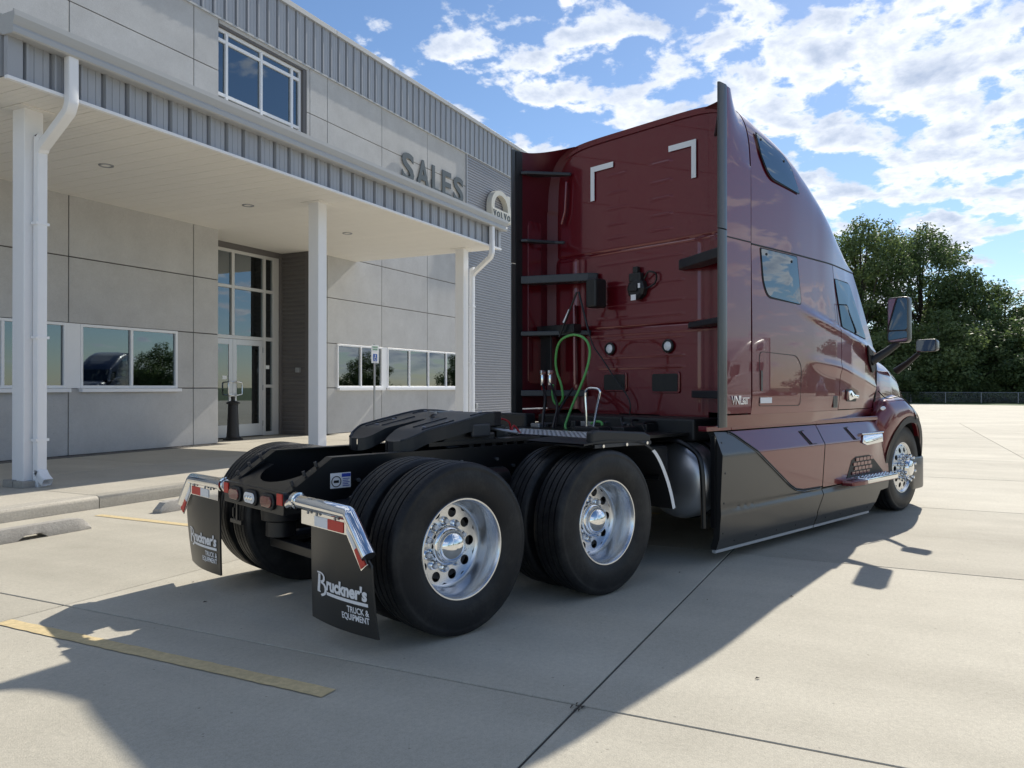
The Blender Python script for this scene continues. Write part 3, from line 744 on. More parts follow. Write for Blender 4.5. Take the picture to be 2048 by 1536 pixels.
def both(name, fn, mats, **k):
    """build fn(side) for the right (-1) and the left (+1) side"""
    return [tp(name, fn(s_), mats, **k) for s_ in (-1, 1)]

# ---------------------------------------------------------------- wheels
def tyre_mesh():
    hw = .14
    side = [(.288, .100), (.296, .118), (.315, .128), (.345, .138), (.385, .1425), (.425, .141), (.455, .136), (.472, .1325), (.478, .134), (.488, .130), (.500, .122), (.507, .113)]
    tread = []
    for c in (.078, .027, -.027, -.078):
        tread += [(.511, c + .0065), (.498, c + .0045), (.498, c - .0045), (.511, c - .0065)]
    prof = side + tread + [(r, -h) for r, h in reversed(side)]
    m = MB(); n = 96; m.lathe(prof, (0, 0, 0), (0, 1, 0), n=n)
    me = m.mesh('tyre', smooth=38, fix=False)
    # uv: arc length around, lateral offset
    uv = me.uv_layers.new(name='uv'); k = len(prof)
    for p in me.polygons:
        lo = [me.loops[l].vertex_index for l in p.loop_indices]; seg = [v // k for v in lo]
        wrap = max(seg) - min(seg) > 2
        for l, v in zip(p.loop_indices, lo):
            sg = v // k
            if wrap and sg == 0: sg = n
            r, h = prof[v % k]; lat = h if r > .495 else math.copysign(.2, h)
            uv.data[l].uv = (sg / n * 3.21, lat)
    me.materials.append(M['tyre']); return me
def disc_holes(m, r0, r1, rh, hr, h0, h1, n=10, seg=20, depth=.02, sgn=1):
    """annulus with n round holes; h0/h1 heights at r0/r1 along local y"""
    half = math.pi / n
    def P(x, y):
        r = math.hypot(x, y); t = (r - r0) / (r1 - r0); return (x, sgn * lerp(h0, h1, max(0, min(1, t))), y)
    for k in range(n):
        a = 2 * math.pi * k / n; ca, sa_ = math.cos(a), math.sin(a)
        inner = []; outer = []
        for i in range(seg):
            t = 2 * math.pi * i / seg; dx, dy = math.cos(t), math.sin(t)
            inner.append((rh + hr * dx, hr * dy))
            lo, hi = hr, 1.
            for _ in range(40):
                md = (lo + hi) / 2; x, y = rh + md * dx, md * dy; rr = math.hypot(x, y); an = math.atan2(y, x)
                if r0 <= rr <= r1 and abs(an) <= half and x > 0: lo = md
                else: hi = md
            outer.append((rh + lo * dx, lo * dy))
        rot = lambda p: (p[0] * ca - p[1] * sa_, p[0] * sa_ + p[1] * ca)
        vi = [P(*rot(p)) for p in inner]; vo = [P(*rot(p)) for p in outer]
        vb = [(x, y - sgn * depth, z) for x, y, z in vi]
        m.add(vi + vo + vb, [(i, (i + 1) % seg, seg + (i + 1) % seg, seg + i) for i in range(seg)] + [(i, (i + 1) % seg, 2 * seg + (i + 1) % seg, 2 * seg + i) for i in range(seg)])
TYRE = tyre_mesh()
# dished outer rim of the dual wheels (outside = -y)
m = MB()
m.lathe([(.287, .100), (.300, .112), (.302, .120), (.298, .125), (.290, .124), (.284, .116), (.279, .100), (.273, .085), (.268, .02), (.266, -.02), (.262, -.042), (.252, -.056), (.243, -.061)], (0, 0, 0), (0, -1, 0), n=64)
disc_holes(m, .085, .2435, .198, .031, -.070, -.0605, sgn=-1)
RIM_D = m.mesh('rim', smooth=40); RIM_D.materials.append(M['alu_polish'])
m = MB(); m.lathe([(.24, .10), (.255, .08), (.262, -.05), (.30, -.09), (.302, -.12)], (0, 0, 0), (0, 1, 0), n=48); RIM_B = m.mesh('rim', smooth=40); RIM_B.materials.append(M['steel'])
m = MB(); m.lathe([(0, -.02), (.21, -.02), (.22, .02), (.24, .10), (.24, .2), (0, .2)], (0, 0, 0), (0, 1, 0), n=40); DRUM = m.mesh('brake_drum', smooth=40); DRUM.materials.append(M['trim_black'])
m = MB(); m.lathe([(.178, .055), (.176, .040), (.168, .030), (.125, .026), (.112, .030)], (0, .02, 0), (0, 1, 0), n=40)
for k in range(10):
    a = 2 * math.pi * (k + .5) / 10; m.lathe([(.026, .03), (.026, .005), (.019, .0)], (.143 * math.cos(a), .02, .143 * math.sin(a)), (0, 1, 0), n=10)
HUBRING = m.mesh('hub_ring', smooth=40); HUBRING.materials.append(M['chrome'])
m = MB(); m.lathe([(.118, .03), (.119, -.028), (.114, -.036), (.102, -.040), (.100, -.047)] + [(.100 * math.cos(t * math.pi / 18), -.047 - .062 * math.sin(t * math.pi / 18)) for t in range(1, 10)], (0, .02, 0), (0, 1, 0), n=40)
HUBCAP = m.mesh('hub_cap', smooth=40); HUBCAP.materials.append(M['chrome'])
m = MB(); m.lathe([(0, 0), (.010, 0), (.0145, .003), (.0145, .026), (.0125, .03)], (0, 0, 0), (0, 1, 0), n=12); NUT = m.mesh('lug_nut', smooth=40); NUT.materials.append(M['white_tape'])
# front rim (convex)
m = MB()
m.lathe([(.287, .100), (.300, .112), (.302, .120), (.298, .126), (.288, .124), (.280, .114), (.272, .108), (.262, .112)], (0, 0, 0), (0, -1, 0), n=64)
disc_holes(m, .10, .2625, .212, .031, .135, .111, sgn=-1)
RIM_F = m.mesh('rim', smooth=40); RIM_F.materials.append(M['alu_polish'])
m = MB(); m.lathe([(.115, -.13), (.112, -.19), (.095, -.205), (.085, -.225), (.06, -.235), (0, -.238)], (0, 0, 0), (0, 1, 0), n=32); HUB_F = m.mesh('hub_cap', smooth=40); HUB_F.materials.append(M['chrome'])
m = MB(); m.lathe([(.026, .0), (.026, -.012), (.0175, -.02), (.0165, -.055), (.021, -.066), (.021, -.085), (.015, -.10), (0, -.103)], (0, 0, 0), (0, 1, 0), n=12); NUT_F = m.mesh('lug_nut', smooth=40); NUT_F.materials.append(M['chrome'])
def wheel(u, v, kind, side):
    """kind: outer, inner, front; side -1 right, +1 left (left is the right one turned about z)"""
    e = bpy.data.objects.new('wheel', None); COL.objects.link(e); e.parent = T; e.location = (u, v, .511)
    if side > 0: e.rotation_euler = (0, 0, math.pi)
    def L(name, me, loc=(0, 0, 0)): o = bpy.data.objects.new(name, me); COL.objects.link(o); o.parent = e; o.location = loc; return o
    L('tyre', TYRE).rotation_euler = (0, random.uniform(0, 6), 0)
    if kind == 'outer':
        L('rim', RIM_D); L('brake_drum', DRUM, (0, .10, 0)); L('hub_ring', HUBRING, (0, .028, 0)); L('hub_cap', HUBCAP, (0, .02, 0))
        for k in range(10):
            a = 2 * math.pi * (k + .5) / 10; L('lug_nut', NUT, (.143 * math.cos(a), .026, .143 * math.sin(a)))
    elif kind == 'inner': L('rim', RIM_B)
    else:
        L('rim', RIM_F); L('brake_drum', DRUM, (0, -.02, 0)); L('hub_cap', HUB_F)
        for k in range(10):
            a = 2 * math.pi * (k + .5) / 10; L('lug_nut', NUT_F, (.143 * math.cos(a), -.128, .143 * math.sin(a)))
for s_ in (-1, 1):
    for u in (-.66, .66): wheel(u, s_ * 1.08, 'outer', s_); wheel(u, s_ * .745, 'inner', s_)
    wheel(6.10, s_ * 1.045, 'front', s_)

# ---------------------------------------------------------------- frame and suspension
rail = [(-1.395, .700), (-1.395, .815), (-1.08, 1.025), (6.5, 1.05), (6.5, .80), (-.95, .775), (-1.1, .70)]
def frame_rail(s_):
    m = MB(); m.prism(rail, lambda p: (p[0], s_ * .43, p[1]), lambda p: (p[0], s_ * .422, p[1]))
    top = [(-1.395, .815), (-1.08, 1.025), (6.5, 1.05)]
    for (a, b), (c, d) in zip(top, top[1:]): m.add([(a, s_ * .43, b), (c, s_ * .43, d), (c, s_ * .345, d), (a, s_ * .345, b), (a, s_ * .43, b - .01), (c, s_ * .43, d - .01), (c, s_ * .345, d - .01), (a, s_ * .345, b - .01)], [(0, 1, 2, 3), (7, 6, 5, 4), (3, 2, 6, 7), (0, 4, 5, 1)])
    m.box(-.95, s_ * .43, .775, 6.5, s_ * .345, .785)
    return m
both('frame_rail', frame_rail, 'frame_black')
for s_ in (-1, 1):
    m = MB()
    for k in range(26):
        u = -.9 + k * .17; m.cyl((u, s_ * .431, .93 if k % 2 else .87), (u, s_ * .447, .93 if k % 2 else .87), .013, n=6)
    tp('frame_bolts', m, 'steel', kind='stuff')
    m = MB(); m.box(-.1, s_ * .30, .952, 1.4, s_ * .34, 1.01)
    for k in range(12): m.box(.05 + k * .11, s_ * .33, 1.012, .09 + k * .11, s_ * .405, 1.060)
    tp('mounting_angle', m, 'frame_black')
    m = MB()
    for u in (-1.33, -1.25, -1.17): m.cyl((u, s_ * .385, .845 + (u + 1.36) * .66), (u - .01, s_ * .385, .875 + (u + 1.36) * .66), .011, n=8)
    tp('frame_bolts', m, 'bracket')
for u in (-.2, .35, 1.3, 2.4, 3.6): 
    m = MB(); m.box(u - .05, -.42, .82, u + .05, .42, .98); tp('cross_member', m, 'frame_black')
# tail cross-member with a U cut and the light bar
cut = [(-.42, -1.40)] + [(-.42, -1.13), (-.30, -1.13)] + [(-.27 * math.cos(math.pi * i / 14), -1.13 - .19 * math.sin(math.pi * i / 14)) for i in range(15)] + [(.30, -1.13), (.42, -1.13), (.42, -1.40)]
m = MB(); zf = lambda u: .822 + (u + 1.40) * .42
m.prism(cut, lambda p: (p[1], p[0], zf(p[1])), lambda p: (p[1], p[0], zf(p[1]) - .014)); tp('tail_plate', m, 'frame_black')
m = MB(); m.prism(round_poly([(-.43, .695), (.43, .695), (.43, .832), (-.43, .832)], .012, 3), lambda p: (-1.412, p[0], p[1]), lambda p: (-1.385, p[0], p[1])); LB = tp('light_bar', m, 'frame_black', bevel=.003)
def oval(m, v, z, w_, h, u0, u1):
    n = 28; pts = []
    for i in range(n):
        t = 2 * math.pi * i / n; cx_ = (w_ - h) * (1 if math.cos(t) >= 0 else -1); pts.append((v + cx_ + h * math.cos(t), z + h * math.sin(t)))
    m.prism(pts, lambda p: (u0, p[0], p[1]), lambda p: (u1, p[0], p[1]))
for v, lm in ((.235, 'red_lens'), (0, 'clear_lens'), (-.235, 'red_lens')):
    m = MB(); oval(m, v, .762, .093, .050, -1.428, -1.412); bz = m.build('lamp_bezel', 'trim_black', LB, bevel=.006)
    m = MB(); oval(m, v, .762, .075, .034, -1.436, -1.428); m.build('tail_lamp' if lm == 'red_lens' else 'reverse_lamp', lm, LB, bevel=.005)
    if lm == 'clear_lens':
        for q in (-.035, 0, .035):
            m = MB(); m.lathe([(0, -.004), (.012, -.003), (.016, 0)], (-1.437, q, .762), (1, 0, 0), n=12); m.build('reverse_lamp', 'chrome', LB, smooth=60)
for v in (.388, -.388):
    m = MB(); m.box(-1.419, v - .034, .755, -1.412, v + .034, .823); m.build('reflector', 'red_tape', LB)
m = MB(); m.box(-1.40, .19, .56, -1.385, .36, .585); m.box(-1.40, .25, .58, -1.385, .27, .70); m.box(-1.40, .31, .60, -1.385, .325, .66); tp('plate_bracket', m, 'frame_black')
# axles, springs, dark underbody
for u in (-.66, .66):
    m = MB(); m.cyl((u, -.95, .511), (u, .95, .511), .085, n=16); m.lathe([(0, -.25), (.12, -.22), (.21, -.1), (.23, 0), (.21, .1), (.12, .22), (0, .25)], (u, 0, .50), (1, 0, 0), n=20); tp('drive_axle', m, 'frame_black', smooth=40)
    for s_ in (-1, 1):
        m = MB(); m.lathe([(.0, -.20), (.105, -.20), (.105, -.10), (.135, -.085), (.14, .02), (.12, .03), (.135, .045), (.135, .12), (.10, .135), (.0, .14)], (u - .36, s_ * .39, .62), (0, 0, 1), n=24); tp('air_spring', m, 'hose_black', smooth=35)
        m = MB(); m.tube([(u + .42, s_ * .39, .70), (u + .1, s_ * .39, .62), (u, s_ * .39, .42), (u - .36, s_ * .39, .40)], .04, n=8); tp('suspension_arm', m, 'frame_black', smooth=40)
        m = MB(); m.cyl((u + .16, s_ * .42, .40), (u + .22, s_ * .44, .90), .032, n=10); tp('shock_absorber', m, 'frame_black', smooth=40)
    m = MB(); m.box(u - .40, -.48, .335, u - .32, .48, .40); tp('spring_beam', m, 'frame_black', bevel=.006)
m = MB(); m.cyl((-.4, 0, .55), (5.0, 0, .62), .06, n=14); tp('drive_shaft', m, 'frame_black', smooth=40)
m = MB(); m.box(2.3, -.40, .42, 5.6, .40, .98); m.box(2.1, -.95, 1.0, 5.3, .95, 1.19); tp('underbody', m, 'trim_black', bevel=.02)
m = MB(); m.cyl((6.10, -1.0, .45), (6.10, 1.0, .45), .06, n=12); tp('steer_axle', m, 'frame_black', smooth=40)
for s_ in (-1, 1):
    m = MB(); m.cyl((-.25, s_ * .56, .80), (.25, s_ * .56, .80), .09, n=20); tp('air_tank', m, 'frame_black', smooth=40, bevel=.02)
# warning decal inside the rail end
m = MB(); m.box(-1.10, -.4335, .83, -.955, -.431, .925); dc = tp('warning_decal', m, 'decal_white')
m = MB(); m.box(-1.02, -.4365, .898, -.958, -.4342, .920); m.build('decal_band', 'decal_blue', dc)
m = MB(); m.lathe([(.030, -.001), (.030, .001), (.035, .001), (.035, -.001)], (-1.06, -.4365, .872), (0, 1, 0), n=24, close=True); m.box(-1.078, -.4375, .864, -1.042, -.4362, .880); m.build('decal_symbol', 'trim_black', dc)
m = MB()
for k in range(5): m.box(-1.015, -.4372, .885 - k * .011, -.965 - (k % 2) * .01, -.4360, .889 - k * .011)
m.build('decal_text', 'decal_blue', dc)

# ---------------------------------------------------------------- mud flaps
def flap_u(v, z):
    t = (abs(v) - .66) / .62; return -1.352 - .030 * math.sin(math.pi * max(0, min(1, t))) + .05 * (max(0, .72 - z) / .6) ** 2 * (.2 + .8 * t)
for s_ in (-1, 1):
    m = MB(); P = [Vector((-1.37, s_ * .435, .765)), Vector((-1.37, s_ * .50, .79)), Vector((-1.37, s_ * .55, .793)), Vector((-1.37, s_ * 1.10, .785)), Vector((-1.37, s_ * 1.118, .772)), Vector((-1.37, s_ * 1.295, .585))]
    m.tube(P, .040, n=20, caps=False); H = tp('flap_hanger', m, 'chrome', smooth=50)
    m = MB(); m.lathe([(.042, -.02), (.052, -.018), (.052, .018), (.042, .02)], (-1.37, s_ * .525, .792), (0, 1, 0), n=20); m.build('clamp_ring', 'chrome', H, smooth=40)
    m = MB(); m.cyl((-1.37, s_ * 1.293, .587), (-1.37, s_ * 1.2945, .5855), .039, n=20); m.build('end_cap', 'trim_black', H)
    # bracket plates with reflective tape
    m = MB(); m.box(-1.385, s_ * .60, .672, -1.378, s_ * 1.10, .752)
    m.prism([(1.10, .752), (1.10, .672), (1.245, .505), (1.30, .545)], lambda p: (-1.385, s_ * p[0], p[1]), lambda p: (-1.378, s_ * p[0], p[1])); br = m.build('flap_bracket', 'chrome', H)
    m = MB(); m.box(-1.3895, s_ * .76, .678, -1.3865, s_ * .905, .735); m.build('white_tape', 'white_tape', br); m = MB(); m.prism([(1.108, .735), (1.105, .69), (1.180, .606), (1.222, .632)][:4], lambda p: (-1.3895, s_ * p[0], p[1]), lambda p: (-1.3865, s_ * p[0], p[1])); m.build('white_tape', 'white_tape', br)
    m = MB(); m.box(-1.3895, s_ * .907, .678, -1.3865, s_ * 1.07, .735); m.build('red_tape', 'red_tape', br); m = MB(); m.prism([(1.224, .630), (1.182, .604), (1.246, .516), (1.292, .545)], lambda p: (-1.3895, s_ * p[0], p[1]), lambda p: (-1.3865, s_ * p[0], p[1])); m.build('red_tape', 'red_tape', br)
    for v in (.70, .80, 1.0):
        m = MB(); m.cyl((-1.392, s_ * v, .748), (-1.40, s_ * v, .748), .010, n=6); m.build('bolt', 'steel', br)
    # rubber flap
    def fl(a, b):
        v = lerp(.655, 1.28, a); ztop = .74 if v < 1.10 else lerp(.74, .53, (v - 1.10) / .18); zb = .135; z = lerp(zb, ztop, b)
        return (flap_u(v, z), s_ * v, z)
    m = MB(); m.grid(24, 16, fl)
    n0 = len(m.v); back = [(x + .012, y, z) for x, y, z in m.v]; f0 = list(m.f)
    m.add(back, [tuple(reversed(f)) for f in f0])
    edge = []
    for i in range(24): edge += [(i * 17, (i + 1) * 17), (i * 17 + 16, (i + 1) * 17 + 16)]
    for j in range(16): edge += [(j, j + 1), (24 * 17 + j, 24 * 17 + j + 1)]
    m.f += [(a, b, b + n0, a + n0) for a, b in edge]; m.m += [0] * len(edge)
    F = tp('mud_flap', m, 'flap_rubber', smooth=50)
    # lettering: text x axis runs to -y for both flaps (read from behind)
    vl = -.745 if s_ < 0 else 1.19          # left end of the lettering as read
    def onflap(me): return warp(me, lambda p: Vector((flap_u(vl - p.x, p.y) - .004 + p.z * .2, vl - p.x, p.y)))
    Z0 = .335
    me = text_mesh("ruckner's", .098, .002, .0042, shear=.12); xm = max(v_.co.x for v_ in me.vertices)
    warp(me, lambda p: Vector((p.x / xm * .375 + .118, p.y + Z0, p.z)))
    ob('lettering', onflap(me), 'decal_white', F)
    # hand-drawn capital B
    def stroke(pts, wd):
        P_ = smooth_path([Vector((x, y, 0)) for x, y in pts], 6); m_ = MB(); vs_ = []
        for i, p in enumerate(P_):
            d_ = (P_[min(i + 1, len(P_) - 1)] - P_[max(i - 1, 0)]).normalized(); nn = Vector((-d_.y, d_.x, 0))
            w2 = wd[0] + (wd[1] - wd[0]) * i / (len(P_) - 1)
            vs_ += [p + nn * w2, p - nn * w2]
        m_.add(vs_, [(2 * i, 2 * i + 1, 2 * i + 3, 2 * i + 2) for i in range(len(P_) - 1)])
        return m_.mesh('lettering', fix=False)
    for q_, (pts, wd) in enumerate((([(.034, .150), (.028, .06), (.018, -.045)], (.015, .017)), ([(.004, .160), (.058, .163), (.090, .138), (.086, .090), (.050, .064)], (.008, .013)), ([(.050, .064), (.092, .046), (.108, .0), (.094, -.050), (.050, -.082)], (.013, .012)), ([(.0, -.048), (.042, -.046)], (.008, .008)))):
        me = stroke(pts, wd); warp(me, lambda p: Vector((p.x, p.y * .52 + Z0 - .004, .002 + .002 * q_))); ob('lettering', onflap(me), 'decal_white', F)
    m2 = MB(); m2.grid(16, 1, lambda a, b: (lerp(.122, .495, a), Z0 - lerp(.013, .031, b), .002)); me = m2.mesh('underline', fix=False); ob('underline', onflap(me), 'decal_white', F)
    for body, zo in (('TRUCK &', -.082), ('EQUIPMENT', -.124)):
        me = text_mesh(body, .048, .001, .0010, 'RIGHT', sx=.86); warp(me, lambda p: Vector((p.x + .495, p.y + Z0 + zo, p.z))); ob('lettering', onflap(me), 'decal_white', F)

# ---------------------------------------------------------------- fifth wheel
def fw_z(u, v): return interp([(-.52, 1.088), (-.48, 1.100), (-.36, 1.160), (-.32, 1.172), (.15, 1.262), (.25, 1.274), (.38, 1.268), (.50, 1.240)], u)
hs = []
outl = []
for u, v in ((-.74, .30), (-.72, .40), (-.45, .47), (-.05, .485), (.25, .46), (.42, .36), (.50, .20), (.52, 0)): outl.append((u, v))
slot = [(-.74, .14), (-.55, .085), (-.25, .05), (-.02, .045), (.03, .0)]
top = MB()
for s_ in (-1, 1):
    # half plate as strips between slot edge and outline
    us = [-.74 + .04 * i for i in range(32)]
    def edge(tab, u): return interp(sorted(tab), u)
    op = [(-.52, .27), (-.50, .34), (-.44, .405), (-.34, .45), (-.22, .47), (0, .475), (.25, .455), (.37, .40), (.44, .31), (.48, .20), (.50, .02)]
    ip = [(-.52, .19), (-.50, .14), (-.45, .10), (-.36, .07), (-.24, .048), (-.12, .040), (-.07, .026), (-.04, .0), (.50, 0)]
    def tf(a, b):
        u = lerp(-.52, .50, a); v = lerp(interp(ip, u), interp(op, u), b); return (u, s_ * v, fw_z(u, v))
    top.grid(44, 8, tf)
    top.grid(44, 1, lambda a, b: (lerp(-.52, .50, a), s_ * interp(op, lerp(-.52, .50, a)), fw_z(lerp(-.52, .50, a), 0) - .09 * b))
    top.grid(44, 1, lambda a, b: (lerp(-.52, .50, a), s_ * interp(ip, lerp(-.52, .50, a)), fw_z(lerp(-.52, .50, a), 0) - .09 * b))
    top.grid(1, 8, lambda a, b: (-.52, s_ * lerp(.20, .27, b), fw_z(-.52, 0) - .09 * a))
FW = tp('fifth_wheel', top, 'greased_steel', smooth=35, fix=False)
for s_ in (-1, 1):
    m = MB(); m.tube([(u_, s_ * (interp(op, u_) - .012), fw_z(u_, 0) + .002) for u_ in [-.50 + .99 * i / 40 for i in range(41)]], .009, n=6); m.build('edge_bead', 'bracket', FW, smooth=60)
    for (ua, ub, vv) in ((-.30, .0, .20), (-.34, -.06, .36), (.10, .34, .36)):
        m = MB(); m.tube([(lerp(ua, ub, i / 6), s_ * vv, fw_z(lerp(ua, ub, i / 6), 0) + .0) for i in range(7)], .008, n=6); m.build('grease_groove', 'trim_black', FW, smooth=60)
    m = MB(); m.box(.02, s_ * .445, 1.10, .20, s_ * .475, 1.20); m.build('pivot_cap', 'bracket', FW, bevel=.02)
m = MB(); m.lathe([(.115, .0), (.115, .012), (.135, .014), (.135, .0)], (.16, 0, 1.262), (0, 0, 1), n=30, a0=-1.9, a1=1.9); m.build('jaw_ring', 'steel', FW, smooth=40)
m = MB()
for u, v in ((-.28, .30), (-.1, .34), (.2, .33), (.35, .18)):
    for s_ in (-1, 1): m.lathe([(.0, .006), (.014, .005), (.018, 0)], (u, s_ * v, fw_z(u, 0) + .001), (0, 0, 1), n=10)
m.build('grease_fittings', 'steel', FW, kind='stuff')
for s_ in (-1, 1):
    m = MB(); m.prism([(-.28, 1.05), (.28, 1.05), (.14, 1.19), (-.06, 1.16)], lambda p: (p[0], s_ * .36, p[1]), lambda p: (p[0], s_ * .42, p[1])); m.build('pivot_bracket', 'frame_black', FW, bevel=.008)
    m = MB(); m.box(-.34, s_ * .33, 1.052, .75, s_ * .44, 1.080); m.build('slide_rail', 'frame_black', FW)
m = MB(); m.box(-.2, -.36, 1.06, .35, .36, 1.13); m.build('saddle', 'frame_black', FW, bevel=.02)
m = MB(); m.tube([(.25, -.40, 1.16), (.30, -.52, 1.14), (.33, -.62, 1.13)], .012, n=8); m.build('release_handle', 'steel', FW, smooth=40)
m = MB(); m.box(.50, -.2, 1.05, .60, .25, 1.17); m.build('slide_lock', 'frame_black', FW, bevel=.015)
m = MB(); m.tube([(.62, .05, 1.12), (.72, .02, 1.20), (.80, -.02, 1.17), (.84, 0, 1.08), (.9, .03, 1.14), (.95, 0, 1.07)], .009, n=6, sub=6); m.build('air_line', 'hose_red', FW, smooth=60)

# ---------------------------------------------------------------- deck plate, quarter fenders
m = MB(); U0, U1, V0, V1, zD = .80, 1.42, -.92, .45, 1.078
m.box(U0, V0, zD - .03, U0 + .03, V1, zD + .004); m.box(U1 - .03, V0, zD - .03, U1, V1, zD + .004); m.box(U0, V0, zD - .03, U1, V0 + .03, zD + .005); m.box(U0, V1 - .03, zD - .03, U1, V1, zD + .005)
DP = tp('deck_plate', m, 'alu_polish')
m = MB()
k = -1.2
while k < 1.2:
    for sg in (-1, 1):
        a = []
        for t in [i / 60 for i in range(61)]:
            u = lerp(U0 + .02, U1 - .02, t); v = -.23 + k + sg * (u - 1.11)
            if V0 + .02 < v < V1 - .02: a.append((u, v))
        if len(a) > 2:
            p, q = a[0], a[-1]; d = Vector((q[0] - p[0], q[1] - p[1], 0)).normalized(); nn = Vector((-d.y, d.x, 0)) * .010; zt = zD + (.002 if sg > 0 else 0)
            A, Bq = Vector((p[0], p[1], zt)), Vector((q[0], q[1], zt)); m.add([A - nn, Bq - nn, Bq + nn, A + nn], [(0, 1, 2, 3)])
    k += .052
m.build('tread_bars', 'tread_alu', DP, kind='stuff', fix=False)
m = MB(); m.box(1.46, -.9, zD - .03, 2.5, .9, zD - .005); tp('cab_deck', m, 'frame_black')
path = [(.40, 1.060), (.66, 1.075), (1.00, 1.05), (1.15, 1.0), (1.25, .91), (1.34, .77), (1.40, .64), (1.44, .52)]
for s_ in (-1, 1):
    P = smooth_path([Vector((a, 0, b)) for a, b in path], 5); m = MB()
    n = len(P); vs = [(p.x, s_ * .62, p.z) for p in P] + [(p.x, s_ * 1.20, p.z) for p in P] + [(p.x + .01, s_ * 1.20, p.z + .012) for p in P] + [(p.x + .01, s_ * .62, p.z + .012) for p in P]
    fs = []
    for i in range(n - 1):
        for a, b in ((0, 1), (1, 2), (2, 3), (3, 0)): fs.append((a * n + i, a * n + i + 1, b * n + i + 1, b * n + i))
    m.add(vs, fs); Q = tp('quarter_fender', m, 'trim_black', smooth=40)
    m = MB(); P2_ = [p for p in P if p.x > 1.17]; n = len(P2_)
    vs = [(p.x - .004, s_ * 1.199, p.z - .001) for p in P2_] + [(p.x + .018, s_ * 1.208, p.z + .010) for p in P2_]
    m.add(vs, [(i, i + 1, n + i + 1, n + i) for i in range(n - 1)]); m.build('fender_edge', 'white_paint', Q, fix=False)
    m = MB(); m.prism([(.50, 1.055), (1.17, 1.02), (1.17, 1.10), (1.10, 1.13), (.56, 1.165), (.50, 1.15)], lambda p: (p[0], s_ * 1.19, p[1]), lambda p: (p[0], s_ * 1.13, p[1])); m.build('side_box', 'trim_black', Q, bevel=.015)
    m = MB(); m.box(.52, s_ * 1.192, 1.038, 1.16, s_ * 1.20, 1.062); m.build('edge_bar', 'bracket', Q)
    for u in (.6, .86, 1.1):
        m = MB(); m.cyl((u, s_ * 1.20, 1.05), (u, s_ * 1.212, 1.05), .012, n=8); m.build('bolt', 'chrome', Q)
    m = MB(); m.tube([(1.2, s_ * .45, .72), (1.32, s_ * .9, .75), (1.33, s_ * 1.15, .77)], .018, n=8); m.build('fender_arm', 'frame_black', Q, smooth=40)
# fuel tanks with straps, other boxes
for s_ in (-1, 1):
    m = MB(); m.lathe([(0, -.05), (.12, -.045), (.24, -.02), (.315, .03), (.335, .09), (.335, 1.75), (0, 1.80)], (2.02, s_ * .80, .66), (1, 0, 0), n=40); FT = tp('fuel_tank', m, 'tank_alu', smooth=40)
    for u in (2.22, 3.3):
        m = MB(); m.lathe([(.337, 0), (.345, 0), (.345, .06), (.337, .06)], (u, s_ * .80, .66), (1, 0, 0), n=40); m.build('tank_strap', 'frame_black', FT, smooth=40)
    m = MB(); m.tube([(1.92, s_ * .45, .96), (1.92, s_ * .80, 1.02), (1.95, s_ * 1.02, .95), (1.95, s_ * 1.12, .80), (1.95, s_ * 1.14, .30)], .022, n=10, sub=6); tp('support_hoop', m, 'frame_black', smooth=60)
    m = MB(); m.box(1.52, s_ * .46, .50, 1.86, s_ * .86, .98); tp('battery_box', m, 'trim_black', bevel=.03)
m = MB(); m.cyl((1.6, -.62, .42), (1.6, -.62, .24), .10, n=20); tp('air_dryer', m, 'trim_black', smooth=40, bevel=.01)
m = MB(); m.box(1.68, -.70, .46, 1.74, -.52, .485); m.box(1.86, -.80, .47, 1.95, -.66, .485); tp('small_bracket', m, 'steel')

# ---------------------------------------------------------------- cab
WT = [(2.0, 1.25), (3.7, 1.25), (4.2, 1.240), (4.6, 1.222), (5.0, 1.188), (5.3, 1.150), (5.6, 1.115)]
def half(u, z):
    """half width of the cab side"""
    w_ = interp(WT, u)
    w_ -= max(0, z - 1.95) * lerp(.012, .125, sstep(3.9, 5.0, u))
    w_ -= .035 * (max(0, 1.42 - z) / .2) ** 2 * .5
    zl = 2.235 - .175 * (u - 3.35)                      # shoulder under the windows
    k = sstep(3.2, 3.9, u)
    w_ -= .016 * k * sstep(zl - .01, zl + .03, z)
    w_ += .010 * k * math.exp(-((z - zl + .03) / .035) ** 2)
    zl2 = 1.72 - .085 * (u - 3.6) - .10 * max(0, u - 4.3)   # lower crease
    w_ += .012 * sstep(3.45, 4.1, u) * math.exp(-((z - zl2) / .045) ** 2)
    w_ -= .010 * sstep(3.45, 4.1, u) * sstep(zl2, zl2 - .15, z)
    return w_
def side_panel(name, fu0, fu1, z0, z1, mt='maroon', nu=40, nz=50, off=0., inset=.012):
    out_ = []
    for s_ in (-1, 1):
        def f(a, b):
            z = lerp(z0, z1, b); u = lerp(fu0(z), fu1(z), a); return (u, s_ * (half(u, z) + off), z)
        m = MB(); m.grid(nu, nz, f)
        # returned edges give the panel thickness
        n0 = len(m.v); W_ = nz + 1
        inner = [(x, y - s_ * .03, z) for x, y, z in m.v]
        edge = [(i * W_, (i + 1) * W_) for i in range(nu)] + [(i * W_ + nz, (i + 1) * W_ + nz) for i in range(nu)] + [(j, j + 1) for j in range(nz)] + [(nu * W_ + j, nu * W_ + j + 1) for j in range(nz)]
        m.add(inner, []); m.f += [(a, b, b + n0, a + n0) for a, b in edge]; m.m += [0] * len(edge)
        out_.append(tp(name, m, mt, smooth=35, fix=False))
    return out_
uD = lambda z: interp([(1.2, 4.285), (1.5, 4.30), (1.85, 4.325), (2.1, 4.30), (2.70, 4.190)], z)     # door rear edge
